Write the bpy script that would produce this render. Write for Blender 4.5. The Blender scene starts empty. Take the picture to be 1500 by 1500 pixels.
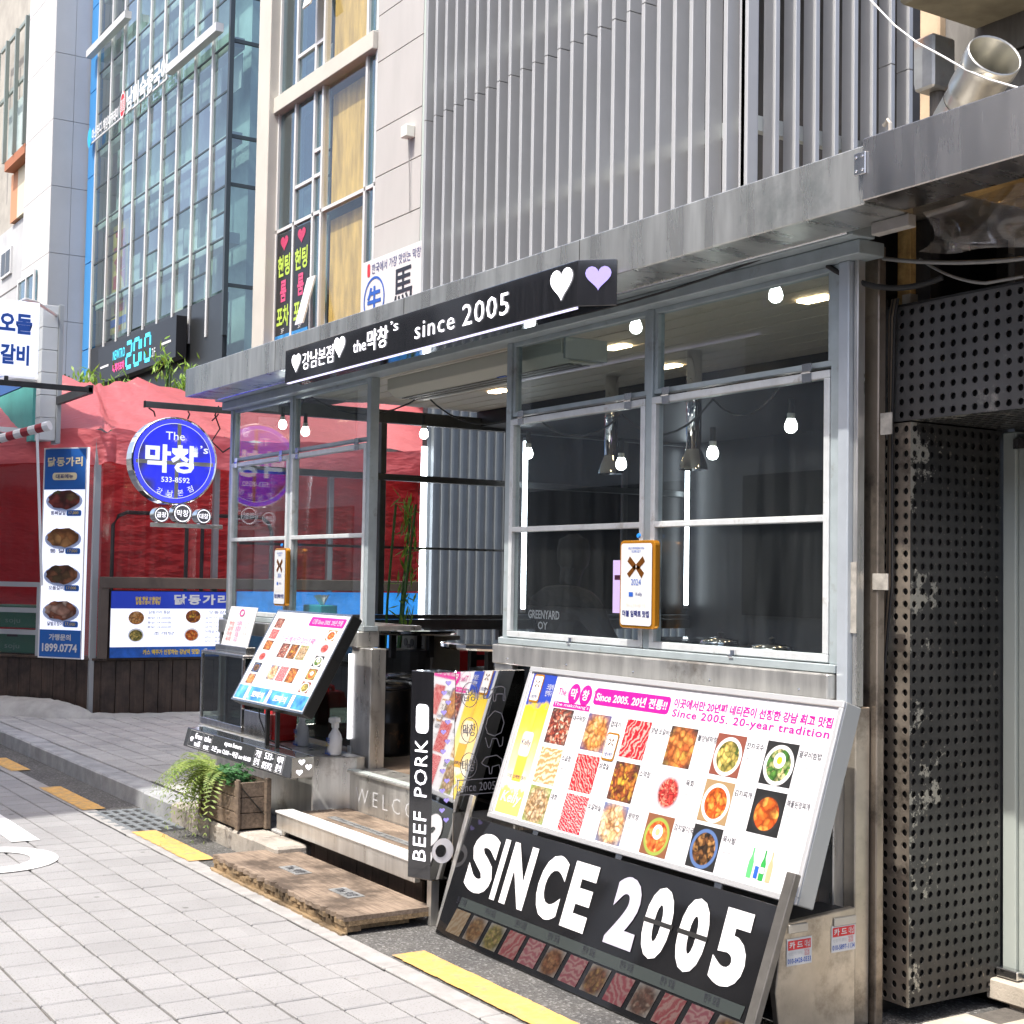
import bpy, math, random
from mathutils import Vector, Matrix
random.seed(7)
sc = bpy.context.scene
COL = sc.collection
R = math.radians
# ---------------------------------------------------------------- camera
YAW, PIT, ROL = 1.004544, 0.0463318, 0.0168385
f_ = Vector((-math.sin(YAW)*math.cos(PIT), math.cos(YAW)*math.cos(PIT), math.sin(PIT)))
r_ = Vector((math.cos(YAW), math.sin(YAW), 0)); u_ = r_.cross(f_)
r2 = r_*math.cos(ROL)+u_*math.sin(ROL); u2 = -r_*math.sin(ROL)+u_*math.cos(ROL)
cd = bpy.data.cameras.new('camera'); cam = bpy.data.objects.new('camera', cd); COL.objects.link(cam)
cam.matrix_world = Matrix(((r2.x,u2.x,-f_.x,0),(r2.y,u2.y,-f_.y,0),(r2.z,u2.z,-f_.z,1.6),(0,0,0,1)))
cd.sensor_width = 36; cd.lens = 2091.59/1500*36; cd.clip_start = .05; cd.clip_end = 1000
sc.camera = cam
# ---------------------------------------------------------------- sky, sun, exposure
SUN_EL, SUN_AZ = R(62.7), R(170)         # azimuth clockwise from +Y
w = bpy.data.worlds.new('World'); sc.world = w; w.use_nodes = True
wn = w.node_tree; bg = wn.nodes['Background']
sky = wn.nodes.new('ShaderNodeTexSky'); sky.sky_type = 'NISHITA'; sky.sun_disc = False
sky.sun_elevation = SUN_EL; sky.sun_rotation = SUN_AZ; sky.air_density = .8; sky.dust_density = 5.0
wn.links.new(sky.outputs[0], bg.inputs[0]); bg.inputs[1].default_value = 0.15
sd = bpy.data.lights.new('sun', 'SUN'); sd.energy = 2.5; sd.angle = R(0.53); sd.color = (1, .95, .87)
sun = bpy.data.objects.new('sun', sd); COL.objects.link(sun)
to_sun = Vector((math.sin(SUN_AZ)*math.cos(SUN_EL), math.cos(SUN_AZ)*math.cos(SUN_EL), math.sin(SUN_EL)))
sun.rotation_euler = to_sun.to_track_quat('Z', 'Y').to_euler(); sun.location = to_sun*60
sc.view_settings.view_transform = 'Standard'; sc.view_settings.look = 'None'
sc.view_settings.gamma = 1; sc.view_settings.use_curve_mapping = False
sc.view_settings.exposure = 1.28
sc.cycles.max_bounces = 10; sc.cycles.transparent_max_bounces = 16
sc.cycles.glossy_bounces = 5; sc.cycles.diffuse_bounces = 4
sc.cycles.caustics_reflective = False; sc.cycles.caustics_refractive = False
sc.cycles.sample_clamp_indirect = 6

# ---------------------------------------------------------------- materials
MATS = {}
def _new(name):
    m = bpy.data.materials.new(name); m.use_nodes = True; MATS[name] = m
    nt = m.node_tree; return m, nt, nt.nodes['Principled BSDF'], nt.nodes.new, nt.links.new
def _val(v): return (v, v, v, 1) if isinstance(v, (int, float)) else (*v, 1)
def _ramp(nt, src, stops, interp='LINEAR'):
    r = nt.nodes.new('ShaderNodeValToRGB'); r.color_ramp.interpolation = interp
    e = r.color_ramp.elements
    while len(e) < len(stops): e.new(.5)
    for k, (p, c) in enumerate(stops): e[k].position = p; e[k].color = _val(c)
    nt.links.new(src, r.inputs[0]); return r.outputs[0]
def _pos(nt, scale=(1, 1, 1), src='Position'):
    g = nt.nodes.new('ShaderNodeNewGeometry'); mp = nt.nodes.new('ShaderNodeMapping')
    nt.links.new(g.outputs['Position'], mp.inputs[0]); mp.inputs['Scale'].default_value = scale
    return mp.outputs[0]
def _noise(nt, vec, scale, detail=4, rough=.6):
    n = nt.nodes.new('ShaderNodeTexNoise'); n.inputs['Scale'].default_value = scale
    n.inputs['Detail'].default_value = detail; n.inputs['Roughness'].default_value = rough
    if vec is not None: nt.links.new(vec, n.inputs['Vector'])
    return n.outputs[0]
def _mix(nt, fac, a, b, mode='MIX'):
    m = nt.nodes.new('ShaderNodeMix'); m.data_type = 'RGBA'; m.blend_type = mode
    for k, v in ((0, fac), (6, a), (7, b)):
        if isinstance(v, bpy.types.NodeSocket): nt.links.new(v, m.inputs[k])
        else: m.inputs[k].default_value = v if k == 0 else _val(v)
    return m.outputs[2]
def mat(name, col=.5, rough=.5, metal=0., var=0., vs=6., stretch=(1, 1, 1), bump=0., bs=60., emit=None, es=0.,
        spec=.5, dirt=None, dirt_amt=0., ds=3., rvar=0., coat=0.):
    """principled material with noise-driven tone variation, dirt, bump"""
    if name in MATS: return MATS[name]
    m, nt, p, N, L = _new(name)
    p.inputs['Base Color'].default_value = _val(col); p.inputs['Roughness'].default_value = rough
    p.inputs['Metallic'].default_value = metal; p.inputs['Specular IOR Level'].default_value = spec
    if coat: p.inputs['Coat Weight'].default_value = coat; p.inputs['Coat Roughness'].default_value = .06
    c = _val(col)[:3]; out = None
    if var or rvar:
        n = _noise(nt, _pos(nt, stretch), vs, 5)
        if var:
            lo = tuple(max(0, x*(1-var)) for x in c); hi = tuple(min(1, x*(1+var)) for x in c)
            out = _ramp(nt, n, [(.3, lo), (.7, hi)])
        if rvar: L(_ramp(nt, n, [(.3, max(.03, rough-rvar)), (.7, min(1, rough+rvar))]), p.inputs['Roughness'])
    if dirt is not None:
        n2 = _noise(nt, _pos(nt), ds, 8, .7)
        out = _mix(nt, _ramp(nt, n2, [(.62-dirt_amt*.3, 0.), (.72, 1.)]), out if out else c, dirt)
    if out: L(out, p.inputs['Base Color'])
    if bump:
        b = N('ShaderNodeBump'); b.inputs['Strength'].default_value = bump; b.inputs['Distance'].default_value = .01
        L(_noise(nt, _pos(nt, stretch), bs, 3), b.inputs['Height']); L(b.outputs[0], p.inputs['Normal'])
    if emit is not None:
        p.inputs['Emission Color'].default_value = _val(emit); p.inputs['Emission Strength'].default_value = es
    return m
def glass(name, tint=(.9, .95, .95), refl=.04, dirt=.05, power=4., rough=.0, dcol=(.6, .63, .65), trans=1.0, ds=2.5, streak=(6, 6, .6)):
    """thin pane: clear transmission, fresnel gloss, a film of streaked dust"""
    if name in MATS: return MATS[name]
    m, nt, p, N, L = _new(name); nt.nodes.remove(p); o = nt.nodes['Material Output']
    tr = N('ShaderNodeBsdfTransparent'); tr.inputs[0].default_value = _val(tint)
    gl = N('ShaderNodeBsdfGlossy'); gl.inputs['Roughness'].default_value = rough
    df = N('ShaderNodeBsdfDiffuse'); df.inputs[0].default_value = _val(dcol)
    l0 = N('ShaderNodeLayerWeight'); l0.inputs[0].default_value = .5
    lw = N('ShaderNodeMath'); lw.operation = 'POWER'; lw.inputs[1].default_value = 5; L(l0.outputs['Facing'], lw.inputs[0])
    mr = N('ShaderNodeMath'); mr.operation = 'MULTIPLY_ADD'; mr.inputs[1].default_value = power/4; mr.inputs[2].default_value = refl; mr.use_clamp = True
    L(lw.outputs[0], mr.inputs[0])
    s1 = N('ShaderNodeMixShader'); L(mr.outputs[0], s1.inputs[0]); L(tr.outputs[0], s1.inputs[1]); L(gl.outputs[0], s1.inputs[2])
    nz = _noise(nt, _pos(nt, streak), ds, 6, .65)
    s2 = N('ShaderNodeMixShader'); L(_ramp(nt, nz, [(.35, dirt*.3), (.75, dirt*2)]), s2.inputs[0])
    L(s1.outputs[0], s2.inputs[1]); L(df.outputs[0], s2.inputs[2]); L(s2.outputs[0], o.inputs[0])
    return m

# ---------------------------------------------------------------- mesh building
ORG = {}                                   # world origin of every object
class MB:
    def __init__(s): s.v = []; s.f = []; s.uv = {}
    def quad(s, pts, uv=False):
        n = len(s.v); s.v += [tuple(p) for p in pts]; s.f.append(tuple(range(n, n+len(pts))))
        if uv: s.uv[len(s.f)-1] = [(0, 0), (1, 0), (1, 1), (0, 1)] if uv is True else uv
        return s
    def box(s, x0, x1, y0, y1, z0, z1, skip=''):
        n = len(s.v)
        s.v += [(x0,y0,z0),(x1,y0,z0),(x1,y1,z0),(x0,y1,z0),(x0,y0,z1),(x1,y0,z1),(x1,y1,z1),(x0,y1,z1)]
        F = {'b':(0,3,2,1),'t':(4,5,6,7),'f':(0,1,5,4),'k':(2,3,7,6),'r':(1,2,6,5),'l':(3,0,4,7)}
        s.f += [tuple(n+i for i in q) for k, q in F.items() if k not in skip]; return s
    def obox(s, c, ax, ay, az):
        """oriented box: centre and three half vectors"""
        c, ax, ay, az = map(Vector, (c, ax, ay, az)); n = len(s.v)
        for k in (-1, 1):
            for i, j in ((-1,-1),(1,-1),(1,1),(-1,1)): s.v.append(tuple(c+ax*i+ay*j+az*k))
        s.f += [tuple(n+i for i in q) for q in ((0,3,2,1),(4,5,6,7),(0,1,5,4),(2,3,7,6),(1,2,6,5),(3,0,4,7))]; return s
    def beam(s, p0, p1, w, h, up=(0, 0, 1)):
        p0, p1 = Vector(p0), Vector(p1); d = p1-p0; z = d.normalized(); up = Vector(up)
        if abs(z.dot(up)) > .98: up = Vector((0, 1, 0))
        x = z.cross(up).normalized(); y = x.cross(z)
        return s.obox((p0+p1)/2, d/2, x*w/2, y*h/2)
    def ring(s, c, ax, r, n, squash=1., up=None):
        z = Vector(ax).normalized(); t = Vector(up) if up else (Vector((0,0,1)) if abs(z.z) < .9 else Vector((1,0,0)))
        x = t.cross(z).normalized(); y = z.cross(x); c = Vector(c)
        return [tuple(c+x*r*math.cos(2*math.pi*k/n)+y*r*squash*math.sin(2*math.pi*k/n)) for k in range(n)]
    def lathe(s, prof, c=(0,0,0), ax=(0,0,1), n=20, cap=True):
        """prof: (radius, height along ax)"""
        c = Vector(c); z = Vector(ax).normalized(); b = len(s.v)
        for r, h in prof: s.v += s.ring(c+z*h, z, max(r, 1e-4), n)
        for k in range(len(prof)-1):
            for i in range(n):
                j = (i+1) % n; s.f.append((b+k*n+i, b+k*n+j, b+(k+1)*n+j, b+(k+1)*n+i))
        if cap:
            s.f.append(tuple(b+i for i in reversed(range(n)))); s.f.append(tuple(b+(len(prof)-1)*n+i for i in range(n)))
        return s
    def cyl(s, p0, p1, r, n=12, r1=None, cap=True):
        p0, p1 = Vector(p0), Vector(p1)
        return s.lathe([(r, 0), (r if r1 is None else r1, (p1-p0).length)], p0, p1-p0, n, cap)
    def tube(s, pts, r, n=6):
        pts = [Vector(p) for p in pts]; b = len(s.v)
        for k, p in enumerate(pts):
            d = (pts[min(k+1, len(pts)-1)]-pts[max(k-1, 0)]).normalized()
            s.v += s.ring(p, d, r, n, up=(0.13, .21, 1))
        for k in range(len(pts)-1):
            for i in range(n):
                j = (i+1) % n; s.f.append((b+k*n+i, b+k*n+j, b+(k+1)*n+j, b+(k+1)*n+i))
        return s
    def prism(s, poly, P, U, V, N, t):
        """2D polygon in the (U,V) frame at P, extruded t along N"""
        P, U, V, N = map(Vector, (P, U, V, N)); n = len(poly); b = len(s.v)
        s.v += [tuple(P+U*x+V*y) for x, y in poly]+[tuple(P+U*x+V*y+N*t) for x, y in poly]
        s.f.append(tuple(b+i for i in reversed(range(n)))); s.f.append(tuple(b+n+i for i in range(n)))
        s.f += [(b+i, b+(i+1) % n, b+n+(i+1) % n, b+n+i) for i in range(n)]; return s
    def build(s, name, m, parent=None, bevel=0, smooth=False, seg=1):
        o0 = ORG[parent.name] if parent else Vector((0, 0, 0))
        me = bpy.data.meshes.new(name); me.from_pydata([(x-o0.x, y-o0.y, z-o0.z) for x, y, z in s.v], [], s.f)
        if s.uv:
            l = me.uv_layers.new(name='UVMap')
            for fi, uvs in s.uv.items():
                for k, li in enumerate(me.polygons[fi].loop_indices): l.data[li].uv = uvs[k]
        o = bpy.data.objects.new(name, me); COL.objects.link(o)
        me.materials.append(m if not isinstance(m, str) else MATS[m])
        if smooth: me.polygons.foreach_set('use_smooth', [True]*len(me.polygons))
        if parent: o.parent = parent
        ORG[o.name] = o0.copy()
        if bevel:
            bv = o.modifiers.new('bevel', 'BEVEL'); bv.width = bevel; bv.segments = seg; bv.limit_method = 'ANGLE'
        return o
def thing(name, label, cat, loc=(0, 0, 0), group=None):
    o = bpy.data.objects.new(name, None); COL.objects.link(o); o.location = loc; o.empty_display_size = .1
    ORG[o.name] = Vector(loc); o['label'] = label; o['category'] = cat
    if group: o['group'] = group
    return o
def tag(o, label, cat, group=None):
    o['label'] = label; o['category'] = cat
    if group: o['group'] = group
    return o
def struct(o): o['kind'] = 'structure'; return o
def copy_tree(o, loc, label=None, parent=None):
    c = o.copy(); COL.objects.link(c); ORG[c.name] = Vector(loc)
    c.parent = parent
    if parent is None: c.location = loc
    if label: c['label'] = label
    for ch in o.children: copy_tree(ch, loc, None, c)
    return c
# ---------------------------------------------------------------- lettering
FC = bpy.data.curves.new('type', 'FONT'); FO = bpy.data.objects.new('type', FC); TC = {}
def glyphs(body, bold=0, res=2, space=1., line=1.):
    k = (body, bold, res, space, line)
    if k not in TC:
        FC.body = body; FC.offset = bold; FC.resolution_u = res; FC.align_x = 'LEFT' if '\n' not in body else 'CENTER'; FC.fill_mode = 'FRONT'
        FC.space_character = space; FC.space_line = line
        me = FO.to_mesh(); TC[k] = ([tuple(v.co) for v in me.vertices], [tuple(p.vertices) for p in me.polygons]); FO.to_mesh_clear()
    return TC[k]
def _bx(vs): return min(v[0] for v in vs), max(v[0] for v in vs)
def text(body, P, U, V, w, h, m, parent, name='lettering', bold=0, off=.002, keep=False, res=2, space=1., line=1., shear=0., split=False):
    """lettering fitted to the rectangle P, P+U*w, P+V*h, lying off metres proud of it; split: every letter an object"""
    vs, fs = glyphs(body, bold, res, space, line)
    if not vs: return None
    P, U, V = Vector(P), Vector(U).normalized(), Vector(V).normalized(); N = U.cross(V)
    groups = [(vs, fs)]
    if split:
        groups = []
        for i, ch in enumerate(body):
            if ch == ' ': continue
            gv, gf = glyphs(ch, bold, res, space, line); pv = glyphs(body[:i+1], bold, res, space, line)[0]
            dx = _bx(pv)[1]-_bx(gv)[1]; groups.append(([(v[0]+dx, v[1], 0) for v in gv], gf))
        vs = [v for g_ in groups for v in g_[0]]
    xs = [v[0] for v in vs]; ys = [v[1] for v in vs]; x0, x1, y0, y1 = min(xs), max(xs), min(ys), max(ys)
    sx, sy = w/(x1-x0), h/(y1-y0); ox = oy = 0
    if keep:
        k = min(sx, sy); ox = (w-k*(x1-x0))/2; oy = (h-k*(y1-y0))/2; sx = sy = k
    for gv, gf in groups:
        b = MB()
        b.v = [tuple(P+U*(ox+(v[0]-x0)*sx+shear*(v[1]-y0)*sy)+V*(oy+(v[1]-y0)*sy)+N*off) for v in gv]; b.f = list(gf)
        o = b.build('letter' if split else name, m, parent)
        if not split: o['kind'] = 'stuff'
    return o
HEART = [(.5+.5*(16*math.sin(t)**3)/16, (13*math.cos(t)-5*math.cos(2*t)-2*math.cos(3*t)-math.cos(4*t)+17)/29.6) for t in [2*math.pi*k/28 for k in range(28)]]
class Panel:
    """a flat printed face: P lower left, U and V edge vectors"""
    def __init__(s, P, U, V, parent, base=.002):
        s.P, s.U, s.V, s.par, s.b = Vector(P), Vector(U), Vector(V), parent, base
        s.N = s.U.cross(s.V).normalized()
    def at(s, u, v, off=0.): return s.P+s.U*u+s.V*v+s.N*off
    def rect(s, u0, v0, u1, v1, m, name='print_area', lay=1):
        o = s.b*lay
        return MB().quad([s.at(u0, v0, o), s.at(u1, v0, o), s.at(u1, v1, o), s.at(u0, v1, o)], True).build(name, m, s.par)
    def poly(s, pts, m, name='print_area', lay=1):
        return MB().quad([s.at(u, v, s.b*lay) for u, v in pts]).build(name, m, s.par)
    def disc(s, u, v, ru, rv, m, name='print_area', lay=1, n=24):
        cs = [(math.cos(2*math.pi*k/n), math.sin(2*math.pi*k/n)) for k in range(n)]
        return MB().quad([s.at(u+ru*a, v+rv*b, s.b*lay) for a, b in cs], [(.5+.45*a, .5+.45*b) for a, b in cs]).build(name, m, s.par)
    def circle(s, u, v, ru, rv, m, t=.1, name='print_area', lay=1, n=28):
        b = MB()
        for k in range(n):
            a0, a1 = 2*math.pi*k/n, 2*math.pi*(k+1)/n
            b.quad([s.at(u+ru*q*math.cos(a), v+rv*q*math.sin(a), s.b*lay) for q, a in ((1,a0),(1,a1),(1-t,a1),(1-t,a0))])
        return b.build(name, m, s.par)
    def frame(s, u0, v0, u1, v1, tu, tv, m, name='print_area', lay=1):
        b = MB(); o = s.b*lay
        for a, c, d, e in ((u0,v0,u1,v0+tv),(u0,v1-tv,u1,v1),(u0,v0+tv,u0+tu,v1-tv),(u1-tu,v0+tv,u1,v1-tv)):
            b.quad([s.at(a,c,o), s.at(d,c,o), s.at(d,e,o), s.at(a,e,o)])
        return b.build(name, m, s.par)
    def rrect(s, u0, v0, u1, v1, r, m, name='print_area', lay=1):
        W, H = s.U.length, s.V.length; pts = []
        for cu, cv, a0 in ((u1-r/W, v0+r/H, -90), (u1-r/W, v1-r/H, 0), (u0+r/W, v1-r/H, 90), (u0+r/W, v0+r/H, 180)):
            for k in range(5):
                a = R(a0+22.5*k); pts.append((cu+r/W*math.cos(a), cv+r/H*math.sin(a)))
        return s.poly(pts, m, name, lay)
    def text(s, body, u0, v0, u1, v1, m, lay=2, **kw):
        return text(body, s.at(u0, v0), s.U, s.V, (u1-u0)*s.U.length, (v1-v0)*s.V.length, m, s.par, off=s.b*lay, **kw)
    def heart(s, u0, v0, u1, v1, m, lay=2):
        return s.poly([(u0+(u1-u0)*x, v0+(v1-v0)*y) for x, y in HEART], m, 'heart_mark', lay)
# printed food pictures
def food(name, style, cols, seed=0., bgc=.03, rim=.8, scale=7., egg=None):
    key = 'food_'+name
    if key in MATS: return MATS[key]
    m, nt, p, N, L = _new(key); p.inputs['Roughness'].default_value = .4
    uv = N('ShaderNodeUVMap'); mp = N('ShaderNodeMapping'); mp.inputs['Location'].default_value = (seed*3.7, seed*1.3, seed); L(uv.outputs[0], mp.inputs[0])
    nz = N('ShaderNodeTexNoise'); nz.inputs['Scale'].default_value = 4; L(mp.outputs[0], nz.inputs[0])
    wp = N('ShaderNodeVectorMath'); wp.operation = 'MULTIPLY_ADD'; wp.inputs[1].default_value = (.35,)*3; L(nz.outputs[1], wp.inputs[0]); L(mp.outputs[0], wp.inputs[2])
    stops = [(k/max(1, len(cols)-1), c) for k, c in enumerate(cols)]
    if style == 'strips':
        wv = N('ShaderNodeTexWave'); wv.inputs['Scale'].default_value = scale*.22; wv.inputs['Distortion'].default_value = 9; wv.inputs['Detail'].default_value = 4; wv.inputs['Detail Scale'].default_value = 2.2
        mp.inputs['Rotation'].default_value = (0, 0, .6+seed); L(mp.outputs[0], wv.inputs[0]); fill = _ramp(nt, wv.outputs[1], [(.25+.6*q_, c_) for q_, c_ in stops])
    else:
        vo = N('ShaderNodeTexVoronoi'); vo.inputs['Scale'].default_value = scale; L(wp.outputs[0], vo.inputs[0])
        sp = N('ShaderNodeSeparateColor'); L(vo.outputs['Color'], sp.inputs[0]); fill = _ramp(nt, sp.outputs[0], stops)
        fill = _mix(nt, _ramp(nt, vo.outputs['Distance'], [(.15, 0.), (.75, .85)]), fill, tuple(x*.25 for x in cols[0]))
    d = N('ShaderNodeVectorMath'); d.operation = 'DISTANCE'; d.inputs[1].default_value = (.5, .47, 0); L(uv.outputs[0], d.inputs[0])
    if style == 'bowl':
        r = d.outputs['Value']
        c = _mix(nt, _ramp(nt, r, [(.37, 0.), (.39, 1.)]), fill, rim)
        c = _mix(nt, _ramp(nt, r, [(.455, 0.), (.475, 1.)]), c, bgc)
        if egg is not None:
            d2 = N('ShaderNodeVectorMath'); d2.operation = 'DISTANCE'; d2.inputs[1].default_value = (.5, .58, 0); L(uv.outputs[0], d2.inputs[0])
            c = _mix(nt, _ramp(nt, d2.outputs['Value'], [(.17, 1.), (.19, 0.)]), c, .85)
            c = _mix(nt, _ramp(nt, d2.outputs['Value'], [(.08, 1.), (.1, 0.)]), c, egg)
    elif style == 'plate':
        r = d.outputs['Value']
        c = _mix(nt, _ramp(nt, r, [(.33, 0.), (.42, 1.)]), fill, rim)
    elif bgc is None: c = fill
    else:
        c = _mix(nt, _ramp(nt, d.outputs['Value'], [(.42, 0.), (.7, 1.)]), fill, bgc)
    L(c, p.inputs['Base Color']); return m
# ================================================================ base materials
mat('black', .012, .35); mat('white_print', .66, .4); mat('ink', (.02,.02,.03), .45)
mat('steel', (.62,.61,.58), .34, .78, var=.22, vs=5, stretch=(3,3,.5), rvar=.1, dirt=(.22,.18,.14), dirt_amt=.15, ds=2.2)
mat('steel_clean', (.6,.6,.6), .22, 1, var=.12, vs=8, stretch=(2,2,.4), rvar=.07)
mat('steel_warm', (.5,.45,.38), .4, .75, var=.3, vs=4, rvar=.1, dirt=(.13,.1,.075), dirt_amt=.45, ds=3.5)
mat('steel_fascia', (.55,.56,.54), .3, .8, var=.3, vs=3, stretch=(3,1,.35), rvar=.1, dirt=(.3,.33,.32), dirt_amt=.25, ds=1.6)
mat('alu', (.66,.69,.70), .42, .25, var=.1, vs=14, dirt=(.4,.38,.34), dirt_amt=.12, ds=9)
mat('alu_blue', (.38,.44,.46), .45, .2, var=.12, vs=8, dirt=(.25,.26,.25), dirt_amt=.1, ds=6)
mat('alu_dark', (.1,.105,.105), .42, .5, var=.2, vs=8)
mat('chrome', .8, .06, 1)
mat('dark_metal', (.035,.035,.035), .45, .3, var=.3, vs=9)
mat('black_gloss', (.012,.012,.014), .07, 0, spec=.8, coat=.6, var=.4, vs=6, stretch=(9,9,.6))
mat('white_acrylic', (.66,.66,.69), .3)
mat('rubber', .02, .7)
mat('stone_light', (.30,.295,.29), .85, var=.2, vs=9, bump=.3, bs=120)
mat('kerb_grey', (.3,.31,.32), .8, var=.25, vs=6, bump=.35, bs=90)
mat('kerb_warm', (.36,.33,.29), .85, var=.25, vs=7, bump=.4, bs=90, dirt=(.12,.1,.08), dirt_amt=.3, ds=4)
mat('concrete', (.42,.42,.4), .9, var=.25, vs=4, bump=.5, bs=40, dirt=(.22,.21,.19), dirt_amt=.3, ds=3)
mat('yellow_paint', (.62,.36,.10), .75, var=.2, vs=30, bump=.3, bs=200, dirt=(.30,.24,.17), dirt_amt=.5, ds=14)
mat('road_white', (.72,.72,.72), .7, var=.08, vs=25, bump=.2, bs=200, dirt=(.4,.4,.4), dirt_amt=.12, ds=25)
def asphalt():
    m, nt, p, N, L = _new('asphalt'); p.inputs['Roughness'].default_value = .92
    vo = N('ShaderNodeTexVoronoi'); vo.inputs['Scale'].default_value = 110; L(_pos(nt), vo.inputs[0])
    sp = N('ShaderNodeSeparateColor'); L(vo.outputs['Color'], sp.inputs[0])
    c = _ramp(nt, sp.outputs[0], [(0, .03), (.6, .08), (.85, .15), (1, .36)])
    c = _mix(nt, .55, c, _ramp(nt, _noise(nt, _pos(nt), 3, 5), [(.3, (.05,.05,.05)), (.7, (.14,.135,.125))]))
    L(c, p.inputs['Base Color'])
    b = N('ShaderNodeBump'); b.inputs['Strength'].default_value = .7; b.inputs['Distance'].default_value = .006
    L(vo.outputs['Distance'], b.inputs['Height']); L(b.outputs[0], p.inputs['Normal']); return m
asphalt()
def paver_mat(name, lo, hi, px, py, speck=True):
    m, nt, p, N, L = _new(name); p.inputs['Roughness'].default_value = .85
    sn = N('ShaderNodeVectorMath'); sn.operation = 'SNAP'; sn.inputs[1].default_value = (px, py, 9)
    mp = N('ShaderNodeMapping'); mp.inputs['Location'].default_value = (-PX0, -PY0, 0); g = N('ShaderNodeNewGeometry')
    L(g.outputs['Position'], mp.inputs[0]); L(mp.outputs[0], sn.inputs[0])
    wn_ = N('ShaderNodeTexWhiteNoise'); L(sn.outputs[0], wn_.inputs[0])
    c = _ramp(nt, wn_.outputs[0], [(0, lo), (1, hi)])
    n1 = _noise(nt, _pos(nt), 1.1, 4); c = _mix(nt, .8, c, _ramp(nt, n1, [(.35, .78), (.65, 1.)]), 'MULTIPLY')
    if speck:
        n2 = _noise(nt, _pos(nt), 130, 2); c = _mix(nt, _ramp(nt, n2, [(.58, 0.), (.66, .75)]), c, (.16,.155,.15))
        n3 = _noise(nt, _pos(nt), 9, 5); c = _mix(nt, _ramp(nt, n3, [(.64, 0.), (.74, .6)]), c, (.17,.16,.15)); vg = N('ShaderNodeTexVoronoi'); vg.inputs['Scale'].default_value = 2.6; L(_pos(nt), vg.inputs[0]); c = _mix(nt, _ramp(nt, vg.outputs['Distance'], [(.035, .75), (.05, 0.)]), c, (.08,.08,.08))
    L(c, p.inputs['Base Color'])
    b = N('ShaderNodeBump'); b.inputs['Strength'].default_value = .25; b.inputs['Distance'].default_value = .004
    L(_noise(nt, _pos(nt), 120, 3), b.inputs['Height']); L(b.outputs[0], p.inputs['Normal']); return m
PX0, PY0 = -45.0, 2.75-.19*32
paver_mat('paver', (.275,.275,.28), (.305,.305,.31), .195, .19)
paver_mat('paver_walk', (.33,.335,.335), (.42,.42,.415), .21, .21)
mat('grout', (.11,.10,.09), .95, var=.3, vs=20, bump=.4, bs=120)
def wood(name, a, b, grain=(1, 14, 14), s=3., rough=.7):
    m, nt, p, N, L = _new(name); p.inputs['Roughness'].default_value = rough
    n = _noise(nt, _pos(nt, grain), s, 8, .7); c = _ramp(nt, n, [(.3, a), (.68, b)])
    n2 = _noise(nt, _pos(nt), 4, 7, .7); c = _mix(nt, _ramp(nt, n2, [(.44, 0.), (.62, .85)]), c, tuple(x*.45 for x in a))
    L(c, p.inputs['Base Color']); bb = N('ShaderNodeBump'); bb.inputs['Strength'].default_value = .4; bb.inputs['Distance'].default_value = .006
    L(n, bb.inputs['Height']); L(bb.outputs[0], p.inputs['Normal']); return m
wood('wood_weathered', (.12,.085,.06), (.34,.265,.20), (1.2,16,16), 3)
wood('wood_edge', (.11,.075,.04), (.42,.30,.17), (1.5,22,22), 3)
wood('wood_planter', (.08,.06,.045), (.24,.18,.13), (2,18,18), 3)
wood('wood_clad', (.035,.022,.016), (.085,.055,.04), (18,18,1.2), 2.2, .55)
wood('timber_yellow', (.55,.32,.10), (.75,.50,.2), (20,20,1.5), 2)
glass('pane', (.88,.93,.94), .04, .010, 4.5)
glass('pane_dark', (.25,.31,.29), .05, .006, 4.)
glass('pane_clear', (.97,.98,.98), .01, .004, 3.)

# ================================================================ ground
g = MB().quad([(-150,-150,-.06),(150,-150,-.06),(150,150,-.06),(-150,150,-.06)]).build('ground', 'grout'); struct(g)
street = MB().quad([(-45,-3.4,-.014),(8,-3.4,-.014),(8,2.75,-.014),(-45,2.75,-.014)]).build('street', 'grout'); struct(street)
def proj(p):
    d = Vector(p)-Vector((0,0,1.6)); z = d.dot(f_)
    return (750+2091.59*d.dot(r2)/z, 750-2091.59*d.dot(u2)/z, z) if z > .1 else (1e9, 1e9, 1e9)
def paver_mesh(b, x, y, w, h, z0, z1, ch=.005):
    n = len(b.v)
    b.v += [(x,y,z0),(x+w,y,z0),(x+w,y+h,z0),(x,y+h,z0),(x,y,z1-ch),(x+w,y,z1-ch),(x+w,y+h,z1-ch),(x,y+h,z1-ch),
            (x+ch,y+ch,z1),(x+w-ch,y+ch,z1),(x+w-ch,y+h-ch,z1),(x+ch,y+h-ch,z1)]
    for a, c in ((0,4),(4,8)):
        for i in range(4): j = (i+1) % 4; b.f.append((n+a+i, n+a+j, n+c+j, n+c+i))
    b.f.append((n+8, n+9, n+10, n+11))
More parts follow.
